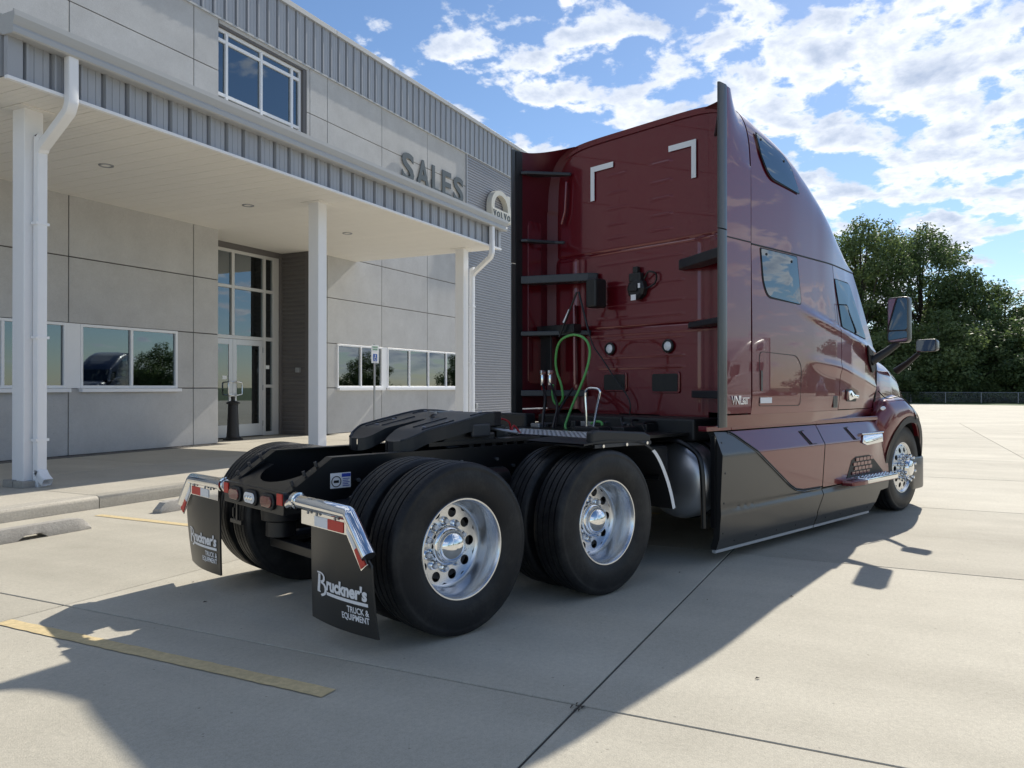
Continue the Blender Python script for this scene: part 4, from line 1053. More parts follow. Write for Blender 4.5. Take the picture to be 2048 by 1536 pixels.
uA = lambda z: interp([(1.2, 5.33), (1.35, 5.37), (1.5, 5.41), (1.80, 5.41), (1.93, 5.355), (2.35, 5.135), (2.70, 4.935)], z)  # front edge / A pillar
side_panel('sleeper_side', lambda z: 2.535, lambda z: uD(z) - .006, 1.225, 2.702, nu=48, nz=60)
DOORS = side_panel('door', lambda z: uD(z) + .006, uA, 1.235, 2.70, nu=40, nz=60)
# roof fairing: superellipse sections
ZS = [(2.50, 3.95), (2.69, 3.915), (3.07, 3.79), (3.455, 3.645), (3.86, 3.440), (4.19, 3.275), (4.54, 3.07), (4.78, 2.885), (4.90, 2.77), (4.955, 2.72)]
def roof_z(u): return 2.715 + (interp(ZS, u) - 2.715) / lerp(.93, .885, sstep(2.6, 3.4, u))
def roof_pt(u, th, ins=0.):
    w_ = half(u, 2.70) - ins; H_ = max(.004, roof_z(u) - 2.715 - ins); c, s2 = math.cos(th), math.sin(th); e = 2 / lerp(6.0, 3.2, sstep(3.6, 4.9, u))
    return Vector((u, math.copysign(abs(c) ** e, c) * w_, 2.715 + abs(s2) ** e * H_))
def smoothu(a): return lerp(2.535, 4.955, a)
m = MB(); m.grid(60, 96, lambda a, b: roof_pt(smoothu(a), math.pi * b)); ROOF = tp('roof_fairing', m, 'maroon', smooth=60, fix=False)
m = MB(); m.grid(1, 96, lambda a, b: roof_pt(2.535, math.pi * b, .05 * a) if a == 0 else roof_pt(2.545, math.pi * b, .05)); m.build('roof_edge', 'maroon', ROOF, fix=False)
m = MB(); m.grid(4, 96, lambda a, b: Vector((2.60, 0, 3.2)).lerp(roof_pt(2.60, math.pi * b, .003), max(.001, a))); m.build('rear_bulkhead', 'maroon', ROOF, fix=False)
# inner dark shell so that gaps read dark
m = MB(); m.box(2.62, -1.19, 1.23, 4.25, 1.19, 2.72); m.box(2.62, -1.10, 2.70, 3.4, 1.10, 3.5); tp('inner_shell', m, 'trim_black')
m = MB(); m.grid(20, 6, lambda a, b: (4.25 + b * 1.1, lerp(-1, 1, a) * (half(4.25 + b * 1.1, 1.4) - .06), 1.24)); tp('cab_floor', m, 'trim_black')
# drip moulding
def drip(s_):
    m = MB(); n = 40; P = [Vector((lerp(2.535, 4.93, i / n), 0, 2.708)) for i in range(n + 1)]
    m.tube([(p.x, s_ * (half(p.x, 2.70) - .004), p.z) for p in P], .009, n=6); return m
both('drip_seal', drip, 'seal', smooth=60)
# windscreen and cowl
def ws(a, b):
    z = lerp(1.93, 2.70, b); v = lerp(-1, 1, a); u = uA(z); hw = half(u, z) - .01; return (u + .22 * (1 - v * v) ** .8, v * hw, z)
m = MB(); m.grid(32, 12, ws); tp('windscreen', m, 'cab_glass', smooth=60, fix=False)
# side glass with gaskets
def side_glass(name, pts, r, parentpair=None, off=.004, gask=.018, mt='cab_glass', roof=False, bolts=()):
    res = []
    for s_ in (-1, 1):
        def sp_(p, o_):
            if not roof: return (p[0], s_ * (half(p[0], p[1]) + o_), p[1])
            H_ = roof_z(p[0]) - 2.715; w_ = half(p[0], 2.7); ex = lerp(6.0, 3.2, sstep(3.6, 4.9, p[0])); q = min(.985, (p[1] - 2.715) / H_)
            vv = w_ * (1 - q ** ex) ** (1 / ex); return (p[0], s_ * (vv + o_), p[1])
        def patch(poly, o_):
            """fill a polygon with concentric rings so that it follows the surface"""
            c = sum((Vector(p) for p in poly), Vector((0, 0))) / len(poly); m = MB(); n = len(poly); vs = []
            K_ = 8
            for k in range(K_ + 1):
                for p in poly: vs.append(sp_(c + (Vector(p) - c) * max(.001, k / K_), o_))
            m.add(vs, [(k * n + i, k * n + (i + 1) % n, (k + 1) * n + (i + 1) % n, (k + 1) * n + i) for k in range(K_) for i in range(n)]); return m
        poly = [Vector(p) for p in round_poly(pts, r, 6)]; c = sum(poly, Vector((0, 0))) / len(poly)
        big = [p + (p - c).normalized() * gask for p in poly]
        par = parentpair[0 if s_ < 0 else 1] if parentpair else T
        a = patch(big, off).build('window_seal', 'seal', par, smooth=60, fix=False)
        if parentpair: g_ = patch(poly, off + .004).build('window', mt, par, smooth=60, fix=False)
        else: a.name = name; g_ = patch(poly, off + .004).build('pane', mt, a, smooth=60, fix=False)
        for b in bolts:
            k = MB(); q = Vector(sp_(b, off + .005)); k.cyl(q, q + Vector((0, s_ * .004, 0)), .012, n=10); k.build('glass_bolt', 'seal', a if not parentpair else par)
        res.append(a)
    return res
glass_mat('cab_side_glass', (.04, .05, .055), .15)
side_glass('sleeper_window', [(2.69, 2.685), (3.345, 2.685), (3.43, 2.245), (2.80, 2.275), (2.73, 2.40)], [.02, .02, .06, .14, .05], off=.003, bolts=((2.78, 2.645), (3.24, 2.63)), mt='cab_side_glass')
side_glass('roof_window', [(2.66, 3.72), (3.22, 3.60), (3.40, 3.285), (2.83, 3.345), (2.70, 3.52)], [.06, .12, .04, .13, .05], roof=True, off=.012, bolts=((2.73, 3.66), (3.13, 3.545)), mt='cab_side_glass')
side_glass('door_window', [(4.235, 2.565), (4.74, 2.565), (5.10, 1.99), (4.39, 2.085)], [.02, .09, .05, .02], parentpair=DOORS, off=.004, gask=.014, mt='cab_glass')
# luggage hatch and decals
def groove(pts, r, name, wd=.008, off=.0025, mt='seal'):
    for s_ in (-1, 1):
        poly = [Vector(p) for p in round_poly(pts, r, 6)]; c = sum(poly, Vector((0, 0))) / len(poly); m = MB(); n = len(poly)
        vs = [(p.x, s_ * (half(p.x, p.y) + off), p.y) for p in poly] + [(q.x, s_ * (half(q.x, q.y) + off), q.y) for q in (p + (p - c).normalized() * wd for p in poly)]
        m.add(vs, [(i, (i + 1) % n, n + (i + 1) % n, n + i) for i in range(n)]); tp(name, m, mt, fix=False)
groove([(2.655, 1.775), (3.33, 1.755), (3.42, 1.66), (3.40, 1.295), (2.655, 1.300)], [.06, .1, .05, .04, .03], 'hatch_seal')
m = MB(); m.box(2.672, -half(2.7, 1.5) - .006, 1.43, 2.70, -half(2.7, 1.5) - .002, 1.61); tp('hatch_latch', m, 'charcoal')
m = MB(); m.box(2.665, -half(2.7, 1.34) - .006, 1.322, 2.865, -half(2.7, 1.34) - .004, 1.372); tp('notice_sticker', m, 'decal_white')
for body, sz, u, z in (('VNL', .105, 2.19, 1.318), ('860', .062, 2.362, 1.318)):
    me = text_mesh(body, sz, .003, .0012, sx=.9); warp(me, lambda p: Vector((p.x + u, -1.2535 - p.z, p.y + z))); ob('model_badge', me, 'chrome', T)
m = MB(); m.box(2.362, -1.2565, 1.368, 2.475, -1.2525, 1.373); tp('model_badge', m, 'chrome')
# door handle, vent
for s_ in (-1, 1):
    D = DOORS[0 if s_ < 0 else 1]; hv = lambda u, z: s_ * (half(u, z))
    m = MB(); m.prism(round_poly([(4.44, 1.44), (4.58, 1.445), (4.74, 1.40), (4.75, 1.31), (4.47, 1.315)], .03, 4), lambda p: (p[0], hv(*p) + s_ * .002, p[1]), lambda p: (p[0], hv(*p) + s_ * .006, p[1])); m.build('handle_cup', 'trim_black', D)
    m = MB(); m.prism(round_poly([(4.45, 1.425), (4.52, 1.43), (4.60, 1.385), (4.74, 1.375), (4.74, 1.345), (4.60, 1.345), (4.50, 1.325), (4.46, 1.33)], .012, 4), lambda p: (p[0], hv(*p) + s_ * .007, p[1]), lambda p: (p[0], hv(*p) + s_ * .04, p[1])); m.build('door_handle', 'chrome', D, bevel=.008, smooth=40)
    m = MB(); m.box(4.14, hv(4.2, 1.33) + s_ * .001, 1.255, 4.235, hv(4.2, 1.33) + s_ * .006, 1.375); tp('side_vent', m, 'charcoal', bevel=.004)
# ---------------------------------------------------------------- rear wall of the cab with pressed beads
def rear_x(v, z):
    x = 2.560
    for zz_, dp in ((2.855, .012), (2.835, -.008), (2.06, .012), (2.00, -.006)): x += dp * math.exp(-((z - zz_ + .0 * v) / .010) ** 2)
    bead = 0
    if abs(v) < .62:
        for zz_ in (3.62, 3.44, 3.28, 3.12, 2.98, 2.72, 2.48, 2.30, 2.16, 1.95, 1.77, 1.66):
            hw = (.11 if z > 2.9 else .0)
            for cv in ((.27, -.27) if z > 2.95 else (0,)):
                if abs(v - cv) < (.13 if z > 2.95 else .52): bead = max(bead, math.exp(-((z - zz_) / .010) ** 2))
    x -= (.006 if z > 2.9 else .005) * bead
    for vv in (.72, -.72): x += .008 * math.exp(-((v - vv) / .012) ** 2) if z < 2.8 else 0
    x -= .012 * sstep(.80, .86, abs(v)) * sstep(2.83, 2.80, z)
    x += .03 * sstep(1.05, 1.2, abs(v))
    return x
def rear_wall(a, b):
    v = lerp(-1.232, 1.232, a); zt = None
    q = min(.995, abs(v) / (half(2.54, 2.7) - .002)); H_ = roof_z(2.54) - 2.715 - .012; ztop = 2.715 + H_ * (1 - q ** 6) ** (1 / 6)
    z = lerp(1.235, ztop, b); return (rear_x(v, z), v, z)
m = MB(); m.grid(110, 260, rear_wall); RW = tp('rear_wall', m, 'maroon', smooth=40, fix=False)
m = MB(); m.prism([(-.80, 1.235), (.80, 1.235), (.72, 1.18), (.30, 1.16), (.22, 1.20), (-.25, 1.20), (-.38, 1.12), (-.50, 1.12), (-.58, 1.19), (-.80, 1.19)], lambda p: (2.55, p[0], p[1]), lambda p: (2.575, p[0], p[1])); m.build('wall_skirt', 'maroon', RW)
for k in range(9):
    m = MB(); v = -.8 + k * .2; z = roof_z(2.54) - .045 - .03 * (abs(v) / .9) ** 4; m.cyl((2.548, v, z), (2.562, v, z), .008, n=8); m.build('rivet', 'trim_black', RW)
# white corner tapes
for s_, (va, vb) in ((1, (.31, .61)), (-1, (-.37, -.675))):
    m = MB(); m.prism([(va, 3.755), (vb, 3.755), (vb, 3.40), (vb - s_ * .05, 3.40), (vb - s_ * .05, 3.70), (va, 3.70)], lambda p: (2.541, p[0], p[1]), lambda p: (2.546, p[0], p[1])); m.build('corner_tape', 'white_tape', RW)
# work lamps, plates
for v in (.352, -.362):
    m = MB(); m.lathe([(.0, .0), (.062, .0), (.066, -.012), (.060, -.022), (.048, -.026), (.044, -.016)], (2.55, v, 1.855), (1, 0, 0), n=28); o = m.build('work_lamp', 'trim_black', RW, smooth=40)
    m = MB(); m.lathe([(0, -.024), (.03, -.022), (.045, -.014)], (2.55, v, 1.855), (1, 0, 0), n=20); m.build('lamp_lens', 'clear_lens', o, smooth=60)
for va, vb, za, zb in ((.155, .425, 1.435, 1.592), (-.475, -.18, 1.423, 1.592)):
    m = MB(); m.prism(round_poly([(va - .018, za - .018), (vb + .018, za - .018), (vb + .018, zb + .018), (va - .018, zb + .018)], .03), lambda p: (2.540, p[0], p[1]), lambda p: (2.56, p[0], p[1])); o = m.build('vent_frame', 'maroon', RW, bevel=.006)
    m = MB(); m.prism(round_poly([(va, za), (vb, za), (vb, zb), (va, zb)], .02), lambda p: (2.535, p[0], p[1]), lambda p: (2.54, p[0], p[1])); m.build('vent_plate', 'trim_black', o, bevel=.002)
# junction unit in the middle
m = MB(); m.lathe([(0, -.07), (.08, -.068), (.105, -.05), (.112, 0)], (2.55, -.01, 2.43), (1, 0, 0), n=10); GD = m.build('socket_unit', 'trim_black', RW)
m = MB(); m.box(2.49, -.075, 2.50, 2.55, .07, 2.585); m.box(2.50, -.03, 2.58, 2.55, .03, 2.65); m.box(2.46, -.05, 2.40, 2.50, .05, 2.47); m.build('socket_cover', 'trim_black', GD, bevel=.01)
m = MB(); m.box(2.475, -.03, 2.315, 2.479, .03, 2.37); m.build('label_tag', 'decal_white', GD)
m = MB(); m.box(2.47, -.085, 2.43, 2.475, -.06, 2.475); m.build('label_tag', 'decal_white', GD)
m = MB(); m.tube([(2.52, -.10, 2.52), (2.50, -.17, 2.58), (2.52, -.24, 2.55), (2.53, -.22, 2.47), (2.52, -.12, 2.42)], .009, n=6, sub=6); m.build('cable', 'hose_black', GD, smooth=60)
# ---------------------------------------------------------------- side fairings (cab extenders)
def fair(s_, ins=0.):
    def f(a, b):
        u = lerp(2.125, 2.515, a); t = (u - 2.125) / .39
        if b < .6:
            z = lerp(1.24, 3.42, b / .6); v = lerp(1.25, 1.248, t)
        else:
            q = (b - .6) / .4; th = q * math.pi / 2
            p = roof_pt(2.535, lerp(.1304, 1.25, q ** 1.15))
            zs_ = lerp(3.42, 3.97, q); tt = t ** 2.2                # rounded at the cab end, straight at the trailing edge
            z = lerp(zs_, p.z, tt); v = lerp(1.25, p.y, tt)
        return (u, s_ * (v - ins), z)
    return f
for s_ in (-1, 1):
    m = MB(); m.grid(16, 80, fair(s_)); m.grid(16, 1, lambda a, b: Vector(fair(s_, .03 * b)(a, 1.0)))
    FA = tp('side_fairing', m, 'maroon', smooth=50, fix=False)
    m = MB(); m.grid(16, 80, fair(s_, .03)); m.grid(3, 80, lambda a, b: Vector(fair(s_, .028)(1.0, b)) + Vector((.07 * a, -s_ * .14 * a, -.03 * a))); m.build('fairing_lining', 'maroon_matte', FA, smooth=50, fix=False)
    # trailing edge strip in two lengths
    for za, zb in ((1.13, 2.765), (2.775, 3.975)):
        m = MB(); m.prism([(1.2515, 2.128), (1.258, 2.10), (1.258, 2.02), (1.252, 2.004), (1.238, 2.004), (1.231, 2.03), (1.231, 2.128)], lambda p: (p[1], s_ * p[0], za), lambda p: (p[1], s_ * p[0], zb)); m.build('edge_strip', 'charcoal', FA, smooth=40)
    m = MB(); m.prism([(1.219, 2.05), (1.219, 2.14), (1.2295, 2.14), (1.2295, 2.05)], lambda p: (p[1], s_ * p[0], 1.14), lambda p: (p[1], s_ * p[0], 3.96)); m.build('inner_strip', 'trim_black', FA)
    m = MB(); m.box(2.13, s_ * 1.252, 2.712, 2.515, s_ * 1.245, 2.722); m.build('panel_gap', 'seal', FA)
    # pressed ribs inside
    m = MB(); m.prism(round_poly([(2.22, 1.5), (2.42, 1.5), (2.42, 3.25), (2.22, 3.25)], .05), lambda p: (p[0], s_ * 1.212, p[1]), lambda p: (p[0], s_ * 1.222, p[1])); m.build('inner_rib', 'maroon', FA, bevel=.004)
    # brackets from the wall to the fairing
    for z, hh, vin in ((3.74, .035, .88), (3.02, .032, .97), (2.60, .085, .50), (2.03, .05, .60), (1.40, .065, .64)):
        m = MB(); m.prism([(2.10, 1.205), (2.30, 1.205), (2.535, lerp(1.0, vin, .5)), (2.54, vin), (2.52, vin), (2.44, vin + .06), (2.14, 1.15)], lambda p: (p[0], s_ * p[1], z - hh / 2), lambda p: (p[0], s_ * p[1], z + hh / 2)); o = m.build('fairing_bracket', 'bracket', FA, bevel=.008)
        for q in (.62, .80):
            if vin < .7:
                k = MB(); k.cyl((2.44, s_ * (vin + .1 + (q - .6)), z), (2.425, s_ * (vin + .1 + (q - .6)), z), .012, n=8); k.build('bolt', 'steel', o)
    m = MB(); m.tube([(2.515, s_ * .93, 3.66), (2.515, s_ * .95, 3.35), (2.515, s_ * 1.0, 3.22)], .016, n=8); m.build('drain_tube', 'maroon', FA, smooth=60)
m = MB(); m.lathe([(0, -.02), (.03, -.018), (.04, 0)], (2.20, 1.10, 2.60), (1, .3, 0), n=16); tp('work_lamp', m, 'clear_lens', smooth=60)
# ---------------------------------------------------------------- rocker, catwalk bar and skirts
def rocker(s_):
    m = MB(); m.grid(60, 4, lambda a, b: (lerp(2.13, 5.46, a), s_ * (min(1.235, half(lerp(2.13, 5.46, a), 1.3) - .004) - .05 * (1 - b)), lerp(1.120, 1.226, b))); return m
both('rocker_panel', rocker, 'maroon', smooth=50, fix=False)
for s_ in (-1, 1):
    m = MB(); m.box(1.93, s_ * 1.10, 1.098, 2.30, s_ * 1.185, 1.142); m.box(2.304, s_ * 1.10, 1.098, 5.35, s_ * 1.185, 1.142); tp('ledge_bar', m, 'maroon', bevel=.006)
SKP = [(1.160, 1.092), (1.178, 1.085), (1.262, .895), (1.262, .880), (1.240, .47)]     # red part section (half width, z)
def skirt_v(z, u=3):
    tab = [(.10, 1.19), (.20, 1.225), (.30, 1.232), (.40, 1.240), (.405, 1.242), (.455, 1.225), (.47, 1.236), (.88, 1.256), (.90, 1.258), (1.085, 1.180), (1.095, 1.165)]
    v = interp(tab, z)
    return v - .05 * sstep(5.0, 5.6, u) * sstep(.4, .9, z)
def zsplit(u): return interp([(2.05, 1.09), (2.26, 1.082), (2.34, 1.05), (3.22, .555), (3.34, .505), (3.50, .483), (5.7, .455)], u)
def skirt(s_, u0, u1, low, fz0=None, fz1=None, nu=50, nz=36, u0f=None, u1f=None, off=0):
    def f(a, b):
        u = lerp(u0, u1, a)
        za, zb = (fz0(u) if fz0 else .115), (fz1(u) if fz1 else 1.09)
        z = lerp(za, zb, b)
        uu = lerp(u0f(z) if u0f else u0, u1f(z) if u1f else u1, a)
        return (uu, s_ * (skirt_v(z, u) + off), z)
    m = MB(); m.grid(nu, nz, f); return m
gapf = lambda z: interp([(.1, 3.78), (.25, 3.80), (.40, 3.90), (.50, 3.885), (.9, 3.90), (1.09, 3.86)], z)
archf = lambda z: interp([(.1, 5.10), (.32, 5.30), (.33, 5.50), (.46, 5.52), (.7, 5.54), (.9, 5.58), (1.0, 5.62), (1.09, 5.66)], z)
for s_ in (-1, 1):
    # rear half: red panel above the slanted split, charcoal below
    m = skirt(s_, 2.30, 3.9, False, fz0=lambda u: zsplit(u) + .012, fz1=lambda u: max(zsplit(u) + .013, 1.088), u1f=lambda z: gapf(z) - .008); tp('skirt_upper', m, 'maroon', smooth=30, fix=False)
    m = skirt(s_, 2.05, 3.9, True, fz1=lambda u: zsplit(u), u1f=lambda z: gapf(z) - .008); SL = tp('skirt_lower', m, 'charcoal', smooth=30, fix=False)
    m = MB(); m.tube([(u, s_ * (skirt_v(zsplit(u)) + .001), zsplit(u) + .006) for u in [2.24 + .03 * i for i in range(54)]], .008, n=6); m.build('seam', 'seal', SL, smooth=60)
    m = MB(); m.tube([(u, s_ * (skirt_v(zsplit(u)) + .003), zsplit(u) - .010) for u in [2.24 + .03 * i for i in range(54)]], .007, n=6); m.build('edge_bead', 'charcoal', SL, smooth=60)
    m = skirt(s_, 3.9, 5.6, False, fz0=lambda u: .478, u0f=lambda z: gapf(z) + .008, u1f=archf); SU = tp('skirt_upper', m, 'maroon', smooth=30, fix=False)
    m = skirt(s_, 3.9, 5.6, True, fz1=lambda u: .466, u0f=lambda z: gapf(z) + .008, u1f=archf); tp('skirt_lower', m, 'charcoal', smooth=30, fix=False)
    m = MB(); m.grid(1, 10, lambda a, b: (2.05, s_ * (skirt_v(lerp(.11, 1.09, b)) - .06 * a), lerp(.11, 1.09, b))); m.build('skirt_return', 'trim_black', SL, fix=False)
    m = MB(); m.box(2.02, s_ * 1.16, .30, 2.045, s_ * 1.20, 1.06); m.build('skirt_brace', 'frame_black', SL)
    for a, b in ((2.04, 3.765), (3.79, 5.08)):
        m = MB(); m.box(a, s_ * 1.195, .088, b, s_ * 1.162, .112); m.build('skirt_lip', 'gutter', SL)
    m = MB(); m.box(2.2, s_ * 1.12, .2, 5.2, s_ * 1.14, 1.07); tp('skirt_backing', m, 'trim_black')
    for uu, zz2 in [(2.10, z_) for z_ in (.25, .50, .75, 1.0)] + [(2.3 + .36 * i, .165) for i in range(4)] + [(4.0 + .33 * i, .165) for i in range(4)]:
        m = MB(); vv = skirt_v(zz2); m.lathe([(0, .004), (.007, .003), (.010, 0)], (uu, s_ * vv, zz2), (0, s_, 0), n=10); m.build('skirt_screw', 'trim_black', SL, smooth=60)
    # finger slots
    for u0, w_ in ((3.46, .17), (4.44, .15)):
        q = [(u0, 1.045), (u0 + .11, 1.05), (u0 + .11 + w_, .915), (u0 + .13, .912)]
        m = MB(); m.prism(round_poly(q, .012, 3), lambda p: (p[0], s_ * (skirt_v(p[1]) + .002), p[1]), lambda p: (p[0], s_ * (skirt_v(p[1]) + .004), p[1])); sl = m.build('grip_slot', 'seal', SU)
        q2 = [(u0 + .045, 1.04), (u0 + .118, 1.045), (u0 + .11 + w_ - .012, .922), (u0 + .17, .92)]
        m = MB(); m.prism(round_poly(q2, .010, 3), lambda p: (p[0], s_ * (skirt_v(p[1]) + .0045), p[1]), lambda p: (p[0], s_ * (skirt_v(p[1]) + .012), p[1])); m.build('grip_lip', 'maroon', sl)
    # lower step
    m = MB(); m.prism(round_poly([(4.33, 1.22), (4.36, 1.34), (4.55, 1.375), (5.40, 1.375), (5.46, 1.34), (5.47, 1.2)], .02, 4), lambda p: (p[0], s_ * p[1], .452), lambda p: (p[0], s_ * p[1], .505)); ST = m.build('step', 'maroon', T, bevel=.01, smooth=40)
    m = MB(); m.prism(round_poly([(4.60, 1.23), (4.62, 1.385), (5.40, 1.385), (5.47, 1.35), (5.48, 1.23)], .02, 4), lambda p: (p[0], s_ * p[1], .462), lambda p: (p[0], s_ * p[1], .517)); m.build('step_edge', 'chrome', ST, bevel=.008, smooth=40)
    for k in range(9):
        for j in range(3):
            m = MB(); uu = 4.66 + k * .088 + (j % 2) * .044; m.lathe([(.012, 0), (.010, .007), (.006, .008)], (uu, s_ * (1.26 + j * .04), .517), (0, 0, 1), n=8); m.build('tread_stud', 'alu_polish', ST)
    m = MB(); m.prism([(4.42, .52), (4.52, .70), (4.62, .735), (4.95, .735), (5.05, .70), (5.35, .53)], lambda p: (p[0], s_ * (skirt_v(p[1]) + .0015), p[1]), lambda p: (p[0], s_ * (skirt_v(p[1]) + .003), p[1])); GR = m.build('step_grille', 'trim_black', T)
    for k in range(5):
        for j in range(4):
            m = MB(); z_ = .545 + j * .047; uu = 4.53 + k * .09 + (j % 2) * .045 + .012 * j
            if uu > 5.0 - .0 * j: continue
            m.prism(round_poly([(uu, z_), (uu + .075, z_), (uu + .075, z_ + .034), (uu, z_ + .034)], .008, 2), lambda p: (p[0], s_ * (skirt_v(p[1]) + .0035), p[1]), lambda p: (p[0], s_ * (skirt_v(p[1]) + .012), p[1])); m.build('grille_block', 'maroon', GR)
    # upper step in its pocket
    m = MB(); m.prism(round_poly([(4.73, .875), (4.80, .955), (5.30, .955), (5.27, .862), (4.86, .842)], .02, 4), lambda p: (p[0], s_ * (skirt_v(p[1]) + .004), p[1]), lambda p: (p[0], s_ * (skirt_v(p[1]) + .02), p[1])); US = m.build('step', 'chrome', T, bevel=.006, smooth=40)
    m = MB(); m.box(4.74, s_ * 1.20, .958, 5.30, s_ * 1.272, .975); m.build('step_edge', 'alu_polish', US, bevel=.006)
    # side marker
    m = MB(); m.box(5.30, s_ * 1.235, 1.215, 5.46, s_ * 1.25, 1.24)
# ---------------------------------------------------------------- hood and front fenders
HW = [(5.35, 1.125), (5.6, 1.12), (6.0, 1.085), (6.4, 1.03), (6.8, .93), (7.05, .80)]
HZ = [(5.35, 1.97), (5.7, 1.935), (6.1, 1.86), (6.4, 1.76), (6.7, 1.60), (6.9, 1.42), (7.06, 1.14)]
def hood(a, b):
    u = lerp(5.38, 7.06, a); th = math.pi * b; w_ = interp(HW, u); z1 = interp(HZ, u); c, s2 = math.cos(th), math.sin(th); e = 2 / 4.4
    return (u + .06 * math.sin(th), math.copysign(abs(c) ** e, c) * w_, 1.05 + abs(s2) ** e * (z1 - 1.05))
m = MB(); m.grid(50, 64, hood); HO = tp('hood', m, 'maroon', smooth=60, fix=False)
m = MB(); m.prism(round_poly([(-.72, .30), (.72, .30), (.66, 1.40), (-.66, 1.40)], .12), lambda p: (7.08 - .04 * p[1], p[0], p[1]), lambda p: (6.7, p[0], p[1])); m.build('grille', 'trim_black', HO, bevel=.02)
m = MB(); m.prism(round_poly([(6.3, -1.20), (6.72, -1.20), (7.05, -.95), (7.22, -.55), (7.25, 0), (7.22, .55), (7.05, .95), (6.72, 1.20), (6.3, 1.20)], .08), lambda p: (p[0], p[1], .22), lambda p: (p[0], p[1], .62)); tp('bumper', m, 'charcoal', bevel=.03, smooth=40)
for s_ in (-1, 1):
    WC = (6.10, .511)
    def fend(a, b):
        """a: around the wheel from the rear foot to the bumper; b: from arch edge up and inwards"""
        th = lerp(math.pi * 1.0, -.02 * math.pi, a); c, sn = math.cos(th), math.sin(th)
        r0 = .575; ra = .575
        # arch edge
        ex, ez = WC[0] + ra * c * 1.02, WC[1] + ra * max(sn, -.05) * .95
        # outer crown line
        cxp = interp([(0, 5.33), (.12, 5.36), (.3, 5.55), (.5, 6.02), (.7, 6.50), (.85, 6.76), (1, 6.82)], a)
        czp = interp([(0, .98), (.12, 1.15), (.3, 1.30), (.5, 1.325), (.7, 1.17), (.85, .96), (1, .55)], a)
        vo = interp([(0, 1.20), (.3, 1.255), (.6, 1.255), (.85, 1.17), (1, 1.12)], a)
        if b < .12: t = b / .12; return (ex, s_ * lerp(vo - .06, vo, t), ez)
        if b < .6:
            t = (b - .12) / .48; return (lerp(ex, cxp, t), s_ * (vo + .014 * math.sin(math.pi * t) - .05 * t ** 3), lerp(ez, czp, t ** .9))
        t = (b - .6) / .4; return (lerp(cxp, lerp(cxp, 6.0, .15), t), s_ * lerp(vo - .05, .82, t), czp + .10 * math.sin(t * math.pi / 2))
    m = MB(); m.grid(48, 30, fend); FE = tp('front_fender', m, 'maroon', smooth=60, fix=False)
    m = MB(); n = 40; vs = []
    for i in range(n + 1):
        p = Vector(fend(i / n, .12)); c = Vector((WC[0], p.y, WC[1])); d = (p - c); d.y = 0; d.normalize()
        vs += [p + Vector((0, s_ * .014, 0)) - d * .012, p + Vector((0, s_ * .016, 0)) + d * .065]
    m.add(vs, [(2 * i, 2 * i + 1, 2 * i + 3, 2 * i + 2) for i in range(n)]); m.build('arch_trim', 'trim_black', FE, smooth=60, fix=False)
    m = MB(); m.grid(30, 1, lambda a, b: (WC[0] + .57 * math.cos(lerp(-.1, 3.24, a)), s_ * lerp(1.19, .75, b), WC[1] + .57 * math.sin(lerp(-.1, 3.24, a)))); m.build('wheel_well', 'trim_black', FE, fix=False)
    # dark shut line between hood and cowl, and between hood and fender
    m = MB(); m.tube([(5.40, s_ * (1.125), 1.30), (5.42, s_ * 1.135, 1.5), (5.42, s_ * 1.13, 1.75), (5.38, s_ * 1.09, 1.90)], .012, n=6, sub=4); tp('shut_line', m, 'seal', smooth=60)
    m = MB(); m.tube([(5.50, s_ * 1.13, 1.42), (5.56, s_ * 1.20, 1.335), (5.85, s_ * 1.215, 1.352), (6.08, s_ * 1.22, 1.30), (6.22, s_ * 1.265, 1.15), (6.22, s_ * 1.272, 1.08)], .007, n=6, sub=5); tp('shut_line', m, 'seal', smooth=60)
    m = MB(); m.lathe([(0, .014), (.02, .012), (.05, .004), (.075, 0)], (5.48, s_ * 1.20, 1.225), (0, s_, 0), n=14); m.v = [((x - 5.48) * 1.3 + 5.48, y, (z - 1.225) * .32 + 1.225) for x, y, z in m.v]; tp('side_marker', m, 'clear_lens', smooth=60)
    # main mirror
    m = MB(); m.prism(round_poly([(5.02, 1.93), (5.30, 1.83), (5.36, 1.66), (5.24, 1.62), (5.12, 1.74)], .03, 3), lambda p: (p[0], s_ * (half(p[0], p[1]) + .003), p[1]), lambda p: (p[0], s_ * (half(p[0], p[1]) + .02), p[1])); MR = tp('mirror', m, 'trim_black', bevel=.008)
    m = MB(); m.tube([(5.20, s_ * 1.17, 1.745), (5.28, s_ * 1.30, 1.85), (5.36, s_ * 1.40, 1.95)], [.05, .042, .036], n=12); m.build('mirror_arm', 'trim_black', MR, smooth=60)
    mm = Matrix.Translation((5.36, s_ * 1.42, 2.20)) @ Matrix.Rotation(s_ * R(4), 4, 'Z')
    def mir(p, x): return mm @ Vector((x, s_ * p[0], p[1]))
    pr = round_poly([(-.115, -.25), (.115, -.25), (.115, .25), (-.115, .25)], .045, 5)
    m = MB(); m.prism(pr, lambda p: mir(p, -.055), lambda p: mir(p, .03)); m.prism([(p[0] * .97, p[1] * .97) for p in pr], lambda p: mir(p, .03), lambda p: mir((p[0] * .7, p[1] * .8), .10)); m.build('mirror_housing', 'charcoal', MR, bevel=.008, smooth=45)
    m = MB(); m.prism(round_poly([(-.10, -.11), (.10, -.11), (.10, .235), (-.10, .235)], .03, 4), lambda p: mir(p, -.058), lambda p: mir(p, -.054)); m.build('mirror_glass', 'mirror_face', MR)
    m = MB(); m.prism(round_poly([(-.10, -.235), (.10, -.235), (.10, -.125), (-.10, -.125)], .03, 4), lambda p: mir(p, -.058), lambda p: mir(p, -.054)); m.build('mirror_glass', 'mirror_face', MR)
